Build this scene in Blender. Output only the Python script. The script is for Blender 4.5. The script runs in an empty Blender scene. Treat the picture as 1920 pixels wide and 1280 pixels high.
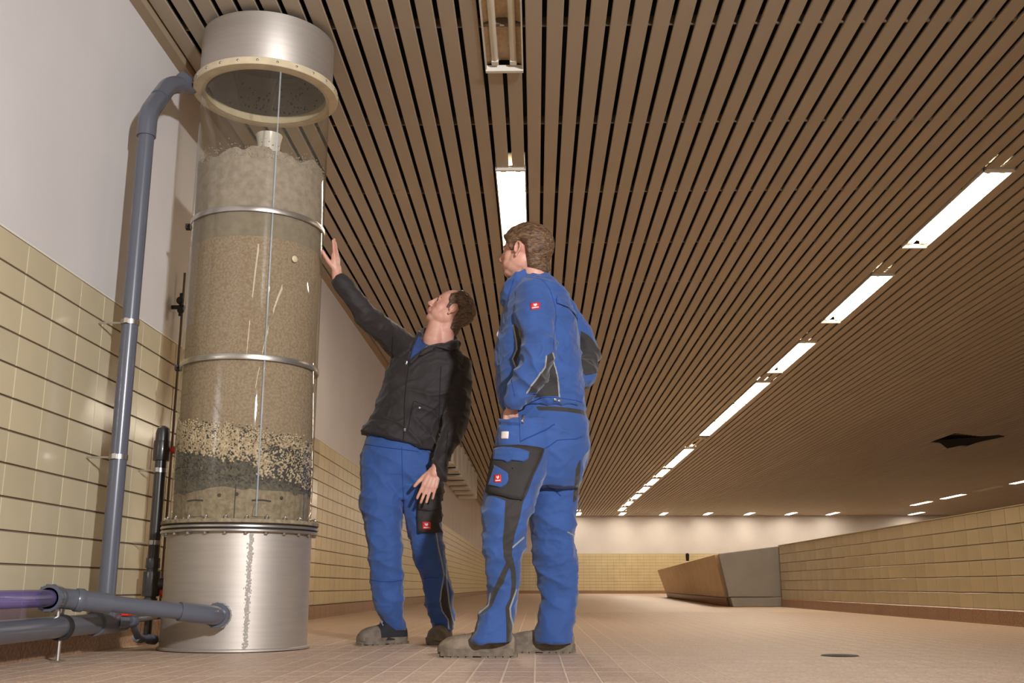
import bpy, bmesh, math, random
import numpy as np
from mathutils import Vector, Matrix, noise
from mathutils.bvhtree import BVHTree
random.seed(7)
S = bpy.context.scene
COL = S.collection
PI = math.pi
def R(a): return math.radians(a)

# ------------------------------------------------------------------ camera
EYE = Vector((0, 0, .287))
cam = bpy.data.cameras.new('camera')
cam.sensor_width = 36; cam.lens = 1950 / 1920 * 36
cam.clip_start = .05; cam.clip_end = 200
camo = bpy.data.objects.new('camera', cam); COL.objects.link(camo)
camo.location = EYE
camo.rotation_euler = (R(90 + 13.25), 0, R(1.287))
S.camera = camo

# ------------------------------------------------------------------ world and light
W = bpy.data.worlds.new('world'); S.world = W; W.use_nodes = True
W.node_tree.nodes['Background'].inputs[0].default_value = (1, .90, .76, 1)
W.node_tree.nodes['Background'].inputs[1].default_value = .41

def spot(name, loc, aim, power, size, blend, radius, color):
    l = bpy.data.lights.new(name, 'SPOT'); l.energy = power; l.spot_size = R(size); l.spot_blend = blend
    l.shadow_soft_size = radius; l.color = color
    o = bpy.data.objects.new(name, l); COL.objects.link(o); o.location = loc
    o.rotation_euler = (Vector(aim) - Vector(loc)).to_track_quat('-Z', 'Y').to_euler()
    return o
# the photographer's flash head, on a stand behind the camera to the right
spot('flash_lamp', (2.3, -1.9, 2.35), (-1.3, 5.2, 1.7), 1980, 74, 1.0, .13, (.93, .95, 1.0))
# lamps of the hall behind the camera: soft warm light down the hall
for lx, ly in ((3.32, 1.6), (3.32, -1.2), (3.32, -4), (-.17, .2), (-.17, -2.6)):
    al = bpy.data.lights.new('hall_lamp', 'AREA'); al.shape = 'RECTANGLE'; al.size = .2; al.size_y = 1.8
    al.energy = 12; al.color = (1, .84, .64)
    alo = bpy.data.objects.new('hall_lamp', al); COL.objects.link(alo); alo.location = (lx, ly, 3.16)

S.view_settings.view_transform = 'Standard'; S.view_settings.look = 'None'
S.view_settings.exposure = 0; S.view_settings.gamma = 1; S.view_settings.use_curve_mapping = False
LAMP = 33.0

# ------------------------------------------------------------------ pixel helper: point seen at a pixel, at a given world depth
_f = 1950
_fw = Vector((-math.sin(R(1.287)) * math.cos(R(13.25)), math.cos(R(1.287)) * math.cos(R(13.25)), math.sin(R(13.25))))
_rt = Vector((math.cos(R(1.287)), math.sin(R(1.287)), 0)); _up = _rt.cross(_fw)
def at(x, y, Y):
    d = _fw + _rt * ((x - 960) / _f) + _up * ((640 - y) / _f)
    return EYE + d * (Y / d.y)

# ------------------------------------------------------------------ materials
def lin(c):
    return tuple(((v / 255) / 12.92 if v / 255 <= .04045 else ((v / 255 + .055) / 1.055) ** 2.4) for v in c) + (1,)
def mat(name, c, rough=.5, metal=0, bump=0, bscale=50, var=0, vscale=8, coat=0, spec=.5, c2=None, per=0, sss=0, stretch=None, dist=.002, sheen=0):
    m = bpy.data.materials.new(name); m.use_nodes = True
    nt = m.node_tree; N = nt.nodes; L = nt.links
    b = N['Principled BSDF']; b.inputs['Roughness'].default_value = rough; b.inputs['Metallic'].default_value = metal
    b.inputs['Specular IOR Level'].default_value = spec; b.inputs['Coat Weight'].default_value = coat
    b.inputs['Coat Roughness'].default_value = .1
    if sheen: b.inputs['Sheen Weight'].default_value = sheen
    if sss:
        b.inputs['Subsurface Weight'].default_value = sss; b.inputs['Subsurface Radius'].default_value = (.012, .005, .003)
        b.inputs['Subsurface Scale'].default_value = 1
    c = lin(c); b.inputs['Base Color'].default_value = c
    tc = N.new('ShaderNodeTexCoord'); src = tc.outputs['Object']
    if stretch:
        mp = N.new('ShaderNodeMapping'); mp.inputs['Scale'].default_value = stretch
        L.new(src, mp.inputs['Vector']); src = mp.outputs['Vector']
    out = None
    if var or c2:
        n = N.new('ShaderNodeTexNoise'); n.inputs['Scale'].default_value = vscale; n.inputs['Detail'].default_value = 5
        L.new(src, n.inputs['Vector'])
        r = N.new('ShaderNodeValToRGB'); r.color_ramp.elements[0].position = .35; r.color_ramp.elements[1].position = .65
        if c2: lo, hi = lin(c2), c
        else: lo, hi = tuple(v * (1 - var) for v in c[:3]) + (1,), tuple(min(1, v * (1 + var)) for v in c[:3]) + (1,)
        r.color_ramp.elements[0].color = lo; r.color_ramp.elements[1].color = hi
        L.new(n.outputs['Fac'], r.inputs['Fac']); out = r.outputs['Color']
    if per:
        oi = N.new('ShaderNodeObjectInfo'); mr = N.new('ShaderNodeMapRange')
        mr.inputs['To Min'].default_value = 1 - per; mr.inputs['To Max'].default_value = 1 + per
        L.new(oi.outputs['Random'], mr.inputs['Value'])
        hs = N.new('ShaderNodeHueSaturation'); L.new(mr.outputs['Result'], hs.inputs['Value'])
        if out: L.new(out, hs.inputs['Color'])
        else: hs.inputs['Color'].default_value = c
        out = hs.outputs['Color']
    if out: L.new(out, b.inputs['Base Color'])
    if bump:
        n = N.new('ShaderNodeTexNoise'); n.inputs['Scale'].default_value = bscale; n.inputs['Detail'].default_value = 4
        L.new(src, n.inputs['Vector'])
        bp = N.new('ShaderNodeBump'); bp.inputs['Strength'].default_value = bump; bp.inputs['Distance'].default_value = dist
        L.new(n.outputs['Fac'], bp.inputs['Height']); L.new(bp.outputs['Normal'], b.inputs['Normal'])
    return m
def emis(name, c, s):
    m = bpy.data.materials.new(name); m.use_nodes = True; nt = m.node_tree; nt.nodes.clear()
    e = nt.nodes.new('ShaderNodeEmission'); e.inputs[0].default_value = lin(c); e.inputs[1].default_value = s
    o = nt.nodes.new('ShaderNodeOutputMaterial'); nt.links.new(e.outputs[0], o.inputs[0]); return m
def clear(name, tint, base=.04, gl=1.0, rough=.02, haze=0.0, hazec=(200, 190, 170)):
    "thin clear acrylic: transmits straight through, mirrors by Fresnel, a little milky scatter"
    m = bpy.data.materials.new(name); m.use_nodes = True; nt = m.node_tree; N = nt.nodes; L = nt.links; N.clear()
    t = N.new('ShaderNodeBsdfTransparent'); t.inputs[0].default_value = lin(tint)
    g = N.new('ShaderNodeBsdfGlossy'); g.inputs['Roughness'].default_value = rough
    fr = N.new('ShaderNodeFresnel'); ge = N.new('ShaderNodeNewGeometry'); mi = N.new('ShaderNodeMix'); mi.inputs[2].default_value = 1.49; mi.inputs[3].default_value = 1 / 1.49
    L.new(ge.outputs['Backfacing'], mi.inputs[0]); L.new(mi.outputs[0], fr.inputs['IOR'])
    mx = N.new('ShaderNodeMixShader'); L.new(fr.outputs[0], mx.inputs[0])
    last = t.outputs[0]
    if haze:
        d = N.new('ShaderNodeBsdfDiffuse'); d.inputs[0].default_value = lin(hazec)
        nz = N.new('ShaderNodeTexNoise'); nz.inputs['Scale'].default_value = 3; nz.inputs['Detail'].default_value = 6
        tc = N.new('ShaderNodeTexCoord'); L.new(tc.outputs['Object'], nz.inputs['Vector'])
        mu = N.new('ShaderNodeMath'); mu.operation = 'MULTIPLY'; mu.inputs[1].default_value = haze * 2
        L.new(nz.outputs['Fac'], mu.inputs[0])
        m2 = N.new('ShaderNodeMixShader'); L.new(mu.outputs[0], m2.inputs[0]); L.new(last, m2.inputs[1]); L.new(d.outputs[0], m2.inputs[2])
        last = m2.outputs[0]
    L.new(last, mx.inputs[1]); L.new(g.outputs[0], mx.inputs[2])
    o = N.new('ShaderNodeOutputMaterial'); L.new(mx.outputs[0], o.inputs[0]); return m

M = {}
M['plaster'] = mat('white_plaster', (214, 208, 204), .8, bump=.25, bscale=60, var=.04, vscale=1.2)
M['plaster_trim'] = mat('brown_wall_trim', (165, 145, 118), .6)
M['grout'] = mat('grout', (128, 112, 94), .85, bump=.2)
M['tile'] = mat('cream_wall_tile', (203, 189, 156), .22, per=.055, var=.03, vscale=3, bump=.06, bscale=9, coat=.25, dist=.004)
M['tile_far'] = mat('cream_wall_tile_far', (208, 191, 150), .3, var=.06, vscale=2.2)
M['floor'] = mat('pink_floor_tile', (218, 192, 170), .48, c2=(182, 154, 134), vscale=95, per=.05, bump=.8, bscale=130, dist=.003)
M['floor_far'] = mat('pink_floor_far', (216, 190, 166), .5, c2=(196, 169, 146), vscale=40, bump=.4, bscale=90)
M['joint'] = mat('floor_joint', (226, 206, 184), .8)
M['skirt'] = mat('brown_speckled_skirting', (172, 138, 110), .4, c2=(132, 98, 72), vscale=60, per=.05)
M['slat'] = mat('brown_ceiling_slat', (178, 164, 144), .5, spec=.25, per=.035)
M['void'] = mat('dark_ceiling_void', (22, 17, 13), .9)
M['steel_dull'] = mat('dull_rail', (118, 102, 86), .6, metal=.2)
M['white_metal'] = mat('white_lamp_housing', (228, 222, 208), .45)
M['lamp_off'] = mat('unlit_reflector', (205, 178, 140), .4, var=.12, vscale=30)
M['tube_off'] = mat('unlit_tube', (226, 216, 196), .25)
M['tube'] = emis('lit_tube', (255, 238, 212), LAMP * 1.6)
M['diffuser'] = emis('lit_diffuser', (255, 240, 218), LAMP)
M['steel'] = mat('brushed_steel', (194, 184, 173), .52, metal=.72, var=.04, vscale=4, bump=.03, bscale=30, stretch=(1, 1, 14))
M['steel_edge'] = mat('steel_edge', (200, 194, 186), .3, metal=.85)
M['bolt'] = mat('zinc_bolt', (190, 184, 176), .3, metal=.9)
M['gasket'] = mat('black_gasket', (42, 38, 36), .6)
M['acrylic'] = clear('clear_acrylic', (247, 246, 240), haze=.06)
M['acrylic_rim'] = mat('cream_acrylic_rim', (214, 196, 162), .3, var=.1, vscale=12)
M['sand'] = mat('tan_filter_sand', (168, 148, 122), .85, c2=(142, 120, 96), vscale=90, bump=.5, bscale=250, dist=.003)
M['silt'] = mat('grey_green_silt', (172, 158, 142), .85, c2=(150, 137, 121), vscale=30, bump=.4, bscale=120, dist=.004)
M['silt_dark'] = mat('grey_green_silt_band', (146, 133, 114), .85, c2=(132, 120, 102), vscale=30)
M['gravel_dark'] = mat('dark_gravel', (74, 70, 62), .9, c2=(112, 104, 90), vscale=60, bump=1, bscale=90, dist=.01)
M['pebble'] = mat('pale_pebble', (214, 196, 166), .7, c2=(176, 152, 120), vscale=45)
M['pebble_dark'] = mat('dark_pebble', (46, 42, 42), .6)
M['block'] = mat('filter_floor_block', (160, 144, 118), .85, c2=(130, 114, 90), vscale=45, bump=.6, bscale=80, dist=.005)
M['hole'] = mat('dark_hole', (50, 42, 34), .9)
M['pvc'] = mat('grey_pvc', (92, 94, 103), .28, var=.04, vscale=3, coat=.2)
M['pvc_dark'] = mat('dark_grey_pvc', (60, 56, 54), .3, coat=.2)
M['pvc_clear'] = clear('violet_clear_pvc', (190, 178, 235), haze=.3, hazec=(165, 150, 215))
M['red'] = mat('red_handle', (214, 52, 30), .4)
M['concrete'] = mat('grey_concrete', (150, 144, 138), .8, var=.06, vscale=3)
M['clay'] = mat('brown_clay_panel', (222, 198, 164), .75, var=.06, vscale=4)
M['white_cap'] = mat('white_plastic', (224, 214, 202), .3)

# ------------------------------------------------------------------ mesh helpers
class MB:
    def __init__(s): s.v = []; s.f = []; s.sm = []; s.mi = []
    def add(s, vs, fs, smooth=False, mi=0):
        o = len(s.v); s.v += [tuple(v) for v in vs]
        for f in fs: s.f.append(tuple(i + o for i in f)); s.sm.append(smooth); s.mi.append(mi)
    def box(s, a, b, mi=0, mtx=None):
        x0, y0, z0 = a; x1, y1, z1 = b
        v = [Vector(p) for p in ((x0,y0,z0),(x1,y0,z0),(x1,y1,z0),(x0,y1,z0),(x0,y0,z1),(x1,y0,z1),(x1,y1,z1),(x0,y1,z1))]
        if mtx: v = [mtx @ p for p in v]
        s.add(v, [(0,3,2,1),(4,5,6,7),(0,1,5,4),(1,2,6,5),(2,3,7,6),(3,0,4,7)], False, mi)
    def hexa(s, p, mi=0): s.add(p, [(0,3,2,1),(4,5,6,7),(0,1,5,4),(1,2,6,5),(2,3,7,6),(3,0,4,7)], False, mi)
    def ring(s, prof, c=(0,0,0), n=48, close=False, smooth=True, mi=0, mtx=None):
        "lathe of (r, z) about the z axis"
        k = len(prof); v = []
        for i in range(n):
            a = 2 * PI * i / n
            for r, z in prof:
                p = Vector((r * math.cos(a), r * math.sin(a), z))
                if mtx: p = mtx @ p
                v.append(p + Vector(c))
        f = []
        for i in range(n):
            j = (i + 1) % n
            for q in range(k if close else k - 1):
                w = (q + 1) % k
                f.append((i*k+q, j*k+q, j*k+w, i*k+w))
        s.add(v, f, smooth, mi)
    def tube(s, pts, r, n=16, cap=True, smooth=True, mi=0):
        pts = [Vector(p) for p in pts]; k = len(pts)
        rs = r if isinstance(r, (list, tuple)) else [r] * k
        v = []; u = None
        for i, p in enumerate(pts):
            t = (pts[min(i+1, k-1)] - pts[max(i-1, 0)]).normalized()
            if u is None:
                u = t.orthogonal().normalized()
            else:
                u = (u - t * u.dot(t)).normalized()
            w = t.cross(u)
            for q in range(n):
                a = 2 * PI * q / n; v.append(p + (u * math.cos(a) + w * math.sin(a)) * rs[i])
        f = [(i*n+q, i*n+(q+1)%n, (i+1)*n+(q+1)%n, (i+1)*n+q) for i in range(k-1) for q in range(n)]
        if cap: f += [tuple(range(n-1, -1, -1)), tuple((k-1)*n+q for q in range(n))]
        s.add(v, f, smooth, mi)
    def ball(s, c, r, seg=12, rg=8, sc=(1,1,1), mtx=None, mi=0):
        v = []; f = []
        for i in range(rg + 1):
            th = PI * i / rg
            for j in range(seg):
                a = 2 * PI * j / seg
                p = Vector((math.sin(th)*math.cos(a)*sc[0], math.sin(th)*math.sin(a)*sc[1], math.cos(th)*sc[2])) * r
                if mtx: p = mtx @ p
                v.append(p + Vector(c))
        for i in range(rg):
            for j in range(seg):
                f.append((i*seg+j, (i+1)*seg+j, (i+1)*seg+(j+1)%seg, i*seg+(j+1)%seg))
        s.add(v, f, True, mi)
    def mesh(s, name, mats):
        me = bpy.data.meshes.new(name); me.from_pydata(s.v, [], s.f)
        for m in (mats if isinstance(mats, (list, tuple)) else [mats]): me.materials.append(m)
        me.polygons.foreach_set('use_smooth', s.sm); me.polygons.foreach_set('material_index', s.mi)
        me.update(); return me
    def build(s, name, mats, parent=None, bevel=0, loc=None):
        me = s.mesh(name, mats)
        o = obj(name, me, parent, loc)
        if any(s.sm):
            e = o.modifiers.new('es', 'EDGE_SPLIT'); e.split_angle = R(40)
        if bevel:
            b = o.modifiers.new('bv', 'BEVEL'); b.width = bevel; b.segments = 2; b.limit_method = 'ANGLE'; b.angle_limit = R(40)
        return o
def obj(name, me, parent=None, loc=None):
    o = bpy.data.objects.new(name, me); COL.objects.link(o)
    if parent: o.parent = parent
    if loc is not None: o.location = loc
    return o
def thing(name, label, cat, loc=(0,0,0), group=None):
    o = bpy.data.objects.new(name, None); COL.objects.link(o); o.empty_display_size = .1
    o.location = loc; o['label'] = label; o['category'] = cat
    if group: o['group'] = group
    return o
def tag(o, label, cat, group=None):
    o['label'] = label; o['category'] = cat
    if group: o['group'] = group
    return o
def structure(o, label=None, cat=None):
    o['kind'] = 'structure'
    if label: o['label'] = label
    if cat: o['category'] = cat
    return o
def smoothpath(pts, rad, n=6):
    "round the corners of a polyline"
    pts = [Vector(p) for p in pts]; out = [pts[0]]
    for i in range(1, len(pts) - 1):
        a = (pts[i-1] - pts[i]).normalized(); b = (pts[i+1] - pts[i]).normalized()
        p0 = pts[i] + a * rad; p1 = pts[i] + b * rad
        for k in range(n + 1):
            t = k / n; out.append(p0 * (1-t)**2 + pts[i] * 2*t*(1-t) + p1 * t*t)
    out.append(pts[-1]); return out

# ------------------------------------------------------------------ the setting
XL, XR, YB, ZC = -2.02, 3.55, 44.3, 3.18
YN = 2.2                      # where the modelled hall starts (behind the frame edge)
# floor
b = MB(); b.box((-2.3, -4, -.12), (24, 46, -.0006))
floor = structure(b.build('floor', M['joint']), 'pinkish speckled tiled floor of the hall', 'floor')
TW, TL, G = .1045, .209, .004
def slab_mesh(name, w, l, h, m, e=.0015):
    "a tile lying flat, origin at its centre, with chamfered top edges"
    b = MB(); x, y = w/2, l/2
    v = [(-x,-y,0),(x,-y,0),(x,y,0),(-x,y,0),(-x,-y,h-e),(x,-y,h-e),(x,y,h-e),(-x,y,h-e),(-x+e,-y+e,h),(x-e,-y+e,h),(x-e,y-e,h),(-x+e,y-e,h)]
    f = [(8,9,10,11)] + [(i, (i+1)%4, 4+(i+1)%4, 4+i) for i in range(4)] + [(4+i, 4+(i+1)%4, 8+(i+1)%4, 8+i) for i in range(4)]
    b.add(v, f); return b.mesh(name, m)
ftile = slab_mesh('tile', TW - G, TL - G, .004, M['floor'])
x0, y0 = 1.04 - TW * 22, 2.93
cells = []
for j in range(9):
    yy = y0 + TL * (j + .5)
    for i in range(60):
        xx = x0 + TW * (i - 6 + .5)
        if -.52 * (yy + .6) - .1 < xx < .50 * (yy + .6) + .1 and xx > XL + .05: cells.append((i, j, xx, yy))
cells.sort(key=lambda c: (c[1], c[0])); near = cells[:298]; used = {(c[0], c[1]) for c in near}
for i, j, xx, yy in near:
    o = obj('tile', ftile, floor, (xx, yy, -.004 + .0004 * random.random()))
far = MB()
for j in range(-3, 46):
    yy = y0 + TL * (j + .5)
    if yy > 12.4: break
    for i in range(-30, 96):
        xx = x0 + TW * (i - 6 + .5)
        if xx < XL + .04 or xx > 8 or (i, j) in used or (j >= 0 and abs(xx) > .62 * yy + .4) or yy < 2.4: continue
        w, l, h = (TW-G)/2, (TL-G)/2, 0
        far.add([(xx-w,yy-l,-.004),(xx+w,yy-l,-.004),(xx+w,yy+l,-.004),(xx-w,yy+l,-.004),(xx-w+.001,yy-l+.001,h),(xx+w-.001,yy-l+.001,h),(xx+w-.001,yy+l-.001,h),(xx-w+.001,yy+l-.001,h)],
                [(4,5,6,7),(0,1,5,4),(1,2,6,5),(2,3,7,6),(3,0,4,7)])
o = far.build('tile_field', M['floor'], floor); o['kind'] = 'stuff'
b = MB(); b.box((XL, 12.4, -.0039), (22, YB, 0)); o = b.build('floor_surface', M['floor_far'], floor)

# left wall: plaster above, tiles below
ZT = 1.62; TH = .125; NR = 12; ZB = .12
def tile_part(name, w, h, m): # stands upright, face towards +x
    b = MB(); e = .0012; t = .008; y, z = w/2, h/2
    v = [(0,-y,-z),(0,y,-z),(0,y,z),(0,-y,z),(t-e,-y,-z),(t-e,y,-z),(t-e,y,z),(t-e,-y,z),(t,-y+e,-z+e),(t,y-e,-z+e),(t,y-e,z-e),(t,-y+e,z-e)]
    f = [(8,9,10,11)] + [(i, (i+1)%4, 4+(i+1)%4, 4+i) for i in range(4)] + [(4+i, 4+(i+1)%4, 8+(i+1)%4, 8+i) for i in range(4)]
    b.add(v, f); return b.mesh(name, m)
def far_tiles(b, org, du, dv, dn, w, h, nu, nv, g=.008, t=.008):
    for i in range(nu):
        for j in range(nv):
            c = org + du * (w * (i + .5)) + dv * (h * (j + .5))
            a, d = du * ((w - g*.6) / 2), dv * ((h - g) / 2)
            q = [c - a - d, c + a - d, c + a + d, c - a + d]
            b.add(q + [p + dn * t for p in q], [(4,5,6,7),(0,1,5,4),(1,2,6,5),(2,3,7,6),(3,0,4,7)])
b = MB(); b.box((XL - .25, -4, 0), (XL - .008, YB, ZT)); b.box((XL - .25, -4, ZT), (XL + .001, YB, 3.6), 1)
wl = structure(b.build('wall_left', [M['grout'], M['plaster']]), 'long left wall, white plaster above cream tiles', 'wall')
tm = tile_part('tile', .25 - .005, TH - .008, M['tile'])
Y0 = 3.42
for i in range(25):
    for j in range(NR):
        o = obj('tile', tm, wl, (XL - .008 + random.uniform(-.0006, .0006), Y0 + .25 * (i + .5), ZB + TH * (j + .5)))
        o.rotation_euler = (0, random.gauss(0, .0016), random.gauss(0, .0016))
b = MB()
far_tiles(b, Vector((XL - .008, Y0 + 25 * .25, ZB)), Vector((0,1,0)), Vector((0,0,1)), Vector((1,0,0)), .25, TH, 138, NR)
far_tiles(b, Vector((XL - .008, Y0 - 6 * .25, ZB)), Vector((0,1,0)), Vector((0,0,1)), Vector((1,0,0)), .25, TH, 6, NR)
o = b.build('tile_field', M['tile_far'], wl); o['kind'] = 'stuff'
b = MB(); b.box((XL, 1.5, ZT - .004), (XL + .004, YB, ZT + .004)); b.build('tile_edge', M['white_metal'], wl)
bl = MB()
nb = 0
def skirt_piece(l, h, t, e=.008):
    b = MB(); y = l/2
    b.add([(0,-y,0),(t,-y,0),(t,-y,h-e),(t-e,-y,h),(0,-y,h),(0,y,0),(t,y,0),(t,y,h-e),(t-e,y,h),(0,y,h)],
          [(0,1,6,5),(1,2,7,6),(2,3,8,7),(3,4,9,8),(0,4,3,2,1),(5,6,7,8,9)])
    return b.mesh('tile', M['skirt'])
b = MB(); b.box((XL - .008, 1.5, 0), (XL + .006, YB, ZB - .01))
bsl = structure(b.build('baseboard_left', M['skirt']), 'brown speckled skirting tiles along the left wall', 'skirting')
sk = skirt_piece(.246, ZB - .004, .016)
for i in range(60): obj('tile', sk, bsl, (XL, Y0 + .25 * (i + .5), 0))
b = MB(); b.box((XL + .001, -4, 3.02 + .12), (XL + .06, YB, ZC + .03)); structure(b.build('trim_left', M['plaster_trim']), 'brown edge strip between left wall and slat ceiling', 'trim')

# back wall
b = MB(); b.box((XL, YB, 0), (24, YB + .2, 1.62)); b.box((XL, YB - .008, 1.62), (24, YB + .2, 3.6), 1)
wb = structure(b.build('wall_back', [M['grout'], M['plaster']]), 'far end wall, white above cream tiles', 'wall')
b = MB(); far_tiles(b, Vector((XL, YB, .12)), Vector((1,0,0)), Vector((0,0,1)), Vector((0,-1,0)), .25, TH, 78, NR)
o = b.build('tile_field', M['tile_far'], wb); o['kind'] = 'stuff'
b = MB(); b.box((XL, YB - .02, 0), (24, YB, .12)); structure(b.build('baseboard_back', M['skirt']), 'brown skirting along the far end wall', 'skirting')
# wall closing the hall far to the right
b = MB(); b.box((23.5, -4, 0), (23.7, YB, 3.6)); structure(b.build('wall_right', M['plaster']), 'far right side wall behind the parapet', 'wall')

# ceiling: dark void, slats, carriers
b = MB(); b.box((XL, -4, 3.42), (24, YB + .2, 3.6))
ce = structure(b.build('ceiling', M['void']), 'brown slatted metal ceiling of the hall', 'ceiling')
PT, XG = .1124, .059
def slat_mesh(y0, y1):
    b = MB(); w = .0435; h = .016
    v = []
    for y in (y0, y1):
        v += [(-w+.006, y, h+.004), (-w, y, h), (-w, y, .004), (-w+.004, y, 0), (w-.004, y, 0), (w, y, .004), (w, y, h), (w-.006, y, h+.004)]
    b.add(v, [(i, i+1, i+9, i+8) for i in range(7)] + [(7, 15, 8, 0), (0,7,6,5,4,3,2,1), tuple(range(8, 16))])
    return b.mesh('slat', M['slat'])
lampr = {}
def lampcol(k): return XG + PT * k
# lamps (gap index k, y start, length, lit)
LA = []
CEN = -2; RT = 29; FR = 122
centre = [(3.55, 1.92, 0), (6.9, 1.92, 1)]
right = [(1.3, 1.9, 1), (7.0, 1.75, 1), (9.55, 1.85, 1), (12.35, 1.85, 1), (14.88, 1.8, 1), (16.71, 1.8, 1), (18.54, 1.8, 1), (20.75, 1.5, 0), (22.35, 1.8, 1), (24.18, 1.8, 1),
         (26.4, 1.8, 1), (28.8, 1.8, 1), (31.2, 1.8, 1), (33.7, 1.8, 1), (36.6, 1.8, 1), (39.4, 1.8, 1)]
farr = [(26.2, 1.9, 1), (28.6, 1.9, 1), (31.2, 1.9, 0), (33.9, 1.9, 1), (36.8, 1.9, 1)]
for y, l, on in centre: LA.append((CEN, y, l, on, 'c'))
for y, l, on in right: LA.append((RT, y, l, on, 'r'))
for y, l, on in farr: LA.append((FR, y, l, on, 'f'))
for k in (15, 31, 46, 62, 77, 92, 107, 137): LA.append((k, 42.2, 1.6, 1, 'b'))
holes = {}
for k, y, l, on, g in LA:
    for q in (k - 1, k): holes.setdefault(q, []).append((y, y + l))
    # slat q sits between gap q and gap q+1
HOLE = (8.1, 9.2, 20.2, 22.3)      # missing panel
full = slat_mesh(0, 1)
ks = range(-18, 175)
for q in ks:
    xc = XG + PT * (q + .5)
    if xc < XL + .07: continue
    hs = sorted(holes.get(q, []))
    if HOLE[0] < xc < HOLE[1]: hs = sorted(hs + [(HOLE[2] + (xc - 8.1) * .7 , HOLE[3] + (xc - 8.1) * .7 - .8)])
    segs = []; y = -3.5
    for a, bb in hs:
        if a - y > .02: segs.append((y, a))
        y = max(y, bb)
    segs.append((y, YB - .06))
    for a, bb in segs:
        o = obj('slat', slat_mesh(a, bb) if False else full, ce, (xc, a, ZC)); o.scale = (1, bb - a, 1)
carr = MB()
for i in range(38):
    y = -1.0 + 1.2 * i
    carr.box((XL, y, ZC + .022), (24, y + .03, ZC + .06))
    if y < 16:
        for q in range(-18, 60):
            x = XG + PT * q
            if x > XL + .1: carr.box((x - .012, y, ZC + .008), (x + .012, y + .012, ZC + .024))
o = carr.build('carrier_rail', M['steel_dull'], ce); o['kind'] = 'stuff'

# ceiling lamps
def lamp(k, y, l, on, label, group):
    x = XG + PT * k; w = PT - .004
    z0 = ZC - .012; z1 = ZC + .11
    t = thing('ceiling_lamp', label, 'ceiling lamp', (x, y, ZC), group)
    b = MB()      # tray, open below
    def bx(a, c, mi=0): b.box((a[0], a[1], a[2] - ZC), (c[0], c[1], c[2] - ZC), mi)
    bx((-w, 0, z0), (-w + .008, l, z1)); bx((w - .008, 0, z0), (w, l, z1)); bx((-w, 0, z1), (w, l, z1 + .008))
    b.build('housing', M['white_metal'], t)
    for yy in (0, l - .03):
        c = MB(); c.box((-w, yy, z0 - ZC - .008), (w, yy + .03, z0 - ZC + .03)); c.build('end_plate', M['white_metal'], t, .003)
    if on and y > 14.7:
        c = MB(); c.box((-w + .01, .03, z0 - ZC + .012), (w - .01, l - .03, z0 - ZC + .02)); c.build('diffuser', M['diffuser'], t)
    else:
        c = MB(); c.add([(-w+.008, .01, .03), (-.02, .01, .06), (.02, .01, .06), (w-.008, .01, .03), (-w+.008, l-.01, .03), (-.02, l-.01, .06), (.02, l-.01, .06), (w-.008, l-.01, .03)],
                        [(0,4,5,1),(1,5,6,2),(2,6,7,3)])
        c.build('reflector', M['white_metal'] if on else M['lamp_off'], t)
        for sx in (-1, 1):
            d = MB(); d.tube([(sx * .052, .1, .022), (sx * .052, l - .1, .022)], .02 if not on else .026, 10)
            tb = d.build('tube', M['tube'] if on else M['tube_off'], t)
            for yy in (.05, l - .1):
                e = MB(); e.box((sx * .052 - .02, yy, .0), (sx * .052 + .02, yy + .045, .07)); e.build('tube_holder', M['white_metal'], tb if False else t, .004)
    return t
lab = {('c', 0): 'unlit twin tube ceiling lamp at the top edge above the men',
       ('c', 1): 'bright ceiling lamp right above the head of the man in the blue jacket'}
rl = ['lit ceiling lamp outside the frame behind the camera', 'largest lit twin tube lamp in the diagonal row, near the right edge',
      'second nearest lit lamp of the long diagonal row', 'third nearest lit lamp of the long diagonal row, a lone short bar',
      'nearest of three lit lamps joined end to end in the diagonal row', 'middle one of three lit lamps joined end to end in the diagonal row',
      'farthest of three lit lamps joined end to end in the diagonal row', 'dark unlit lamp in the diagonal row just past the joined three',
      'nearer of two lit lamps joined behind the dark unlit lamp', 'farther of two lit lamps joined behind the dark unlit lamp',
      'small lit lamp next beyond the joined pair in the diagonal row', 'small lit lamp, fifth from the far end of the diagonal row',
      'small lit lamp, fourth from the far end of the diagonal row', 'small lit lamp, third from the far end of the diagonal row',
      'tiny lit lamp, second from the far end of the diagonal row', 'tiny lit lamp at the far end of the diagonal row']
bl_ = ['tiny lit lamp just right of the jacketed man\'s leg, before the far wall', 'tiny lit lamp before the far wall where the diagonal row ends',
       'lit lamp before the far wall, next right of where the diagonal row ends', 'lit lamp before the far wall, third from the right of its row',
       'lit lamp before the far wall above the grey parapet end', 'lit lamp before the far wall right of the grey parapet end',
       'rightmost lit lamp of the row before the white far wall', 'lit lamp low above the tiled parapet, lower of two close together']
fl = ['lit lamp at the right picture edge above the tiled parapet', 'brightest small lamp above the right part of the tiled parapet', 'dim unlit lamp between two lit ones above the tiled parapet',
      'lit lamp left of the dim one above the tiled parapet', 'farthest lit lamp of the short row above the tiled parapet']
cnt = {'c': 0, 'r': 0, 'f': 0, 'b': 0}
for k, y, l, on, g in LA:
    n = cnt[g]; cnt[g] += 1
    if g == 'r' and y < 3:      # behind the camera: gives light only
        continue
    label = {'c': lambda: lab[('c', n)], 'r': lambda: rl[n], 'f': lambda: fl[n], 'b': lambda: bl_[n]}[g]()
    grp = {'c': 'lamps of the middle ceiling row', 'r': 'lamps of the long diagonal row', 'f': 'lamps over the right parapet', 'b': 'lamps before the far wall'}[g]
    lamp(k, y, l, on, label, grp)

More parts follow.
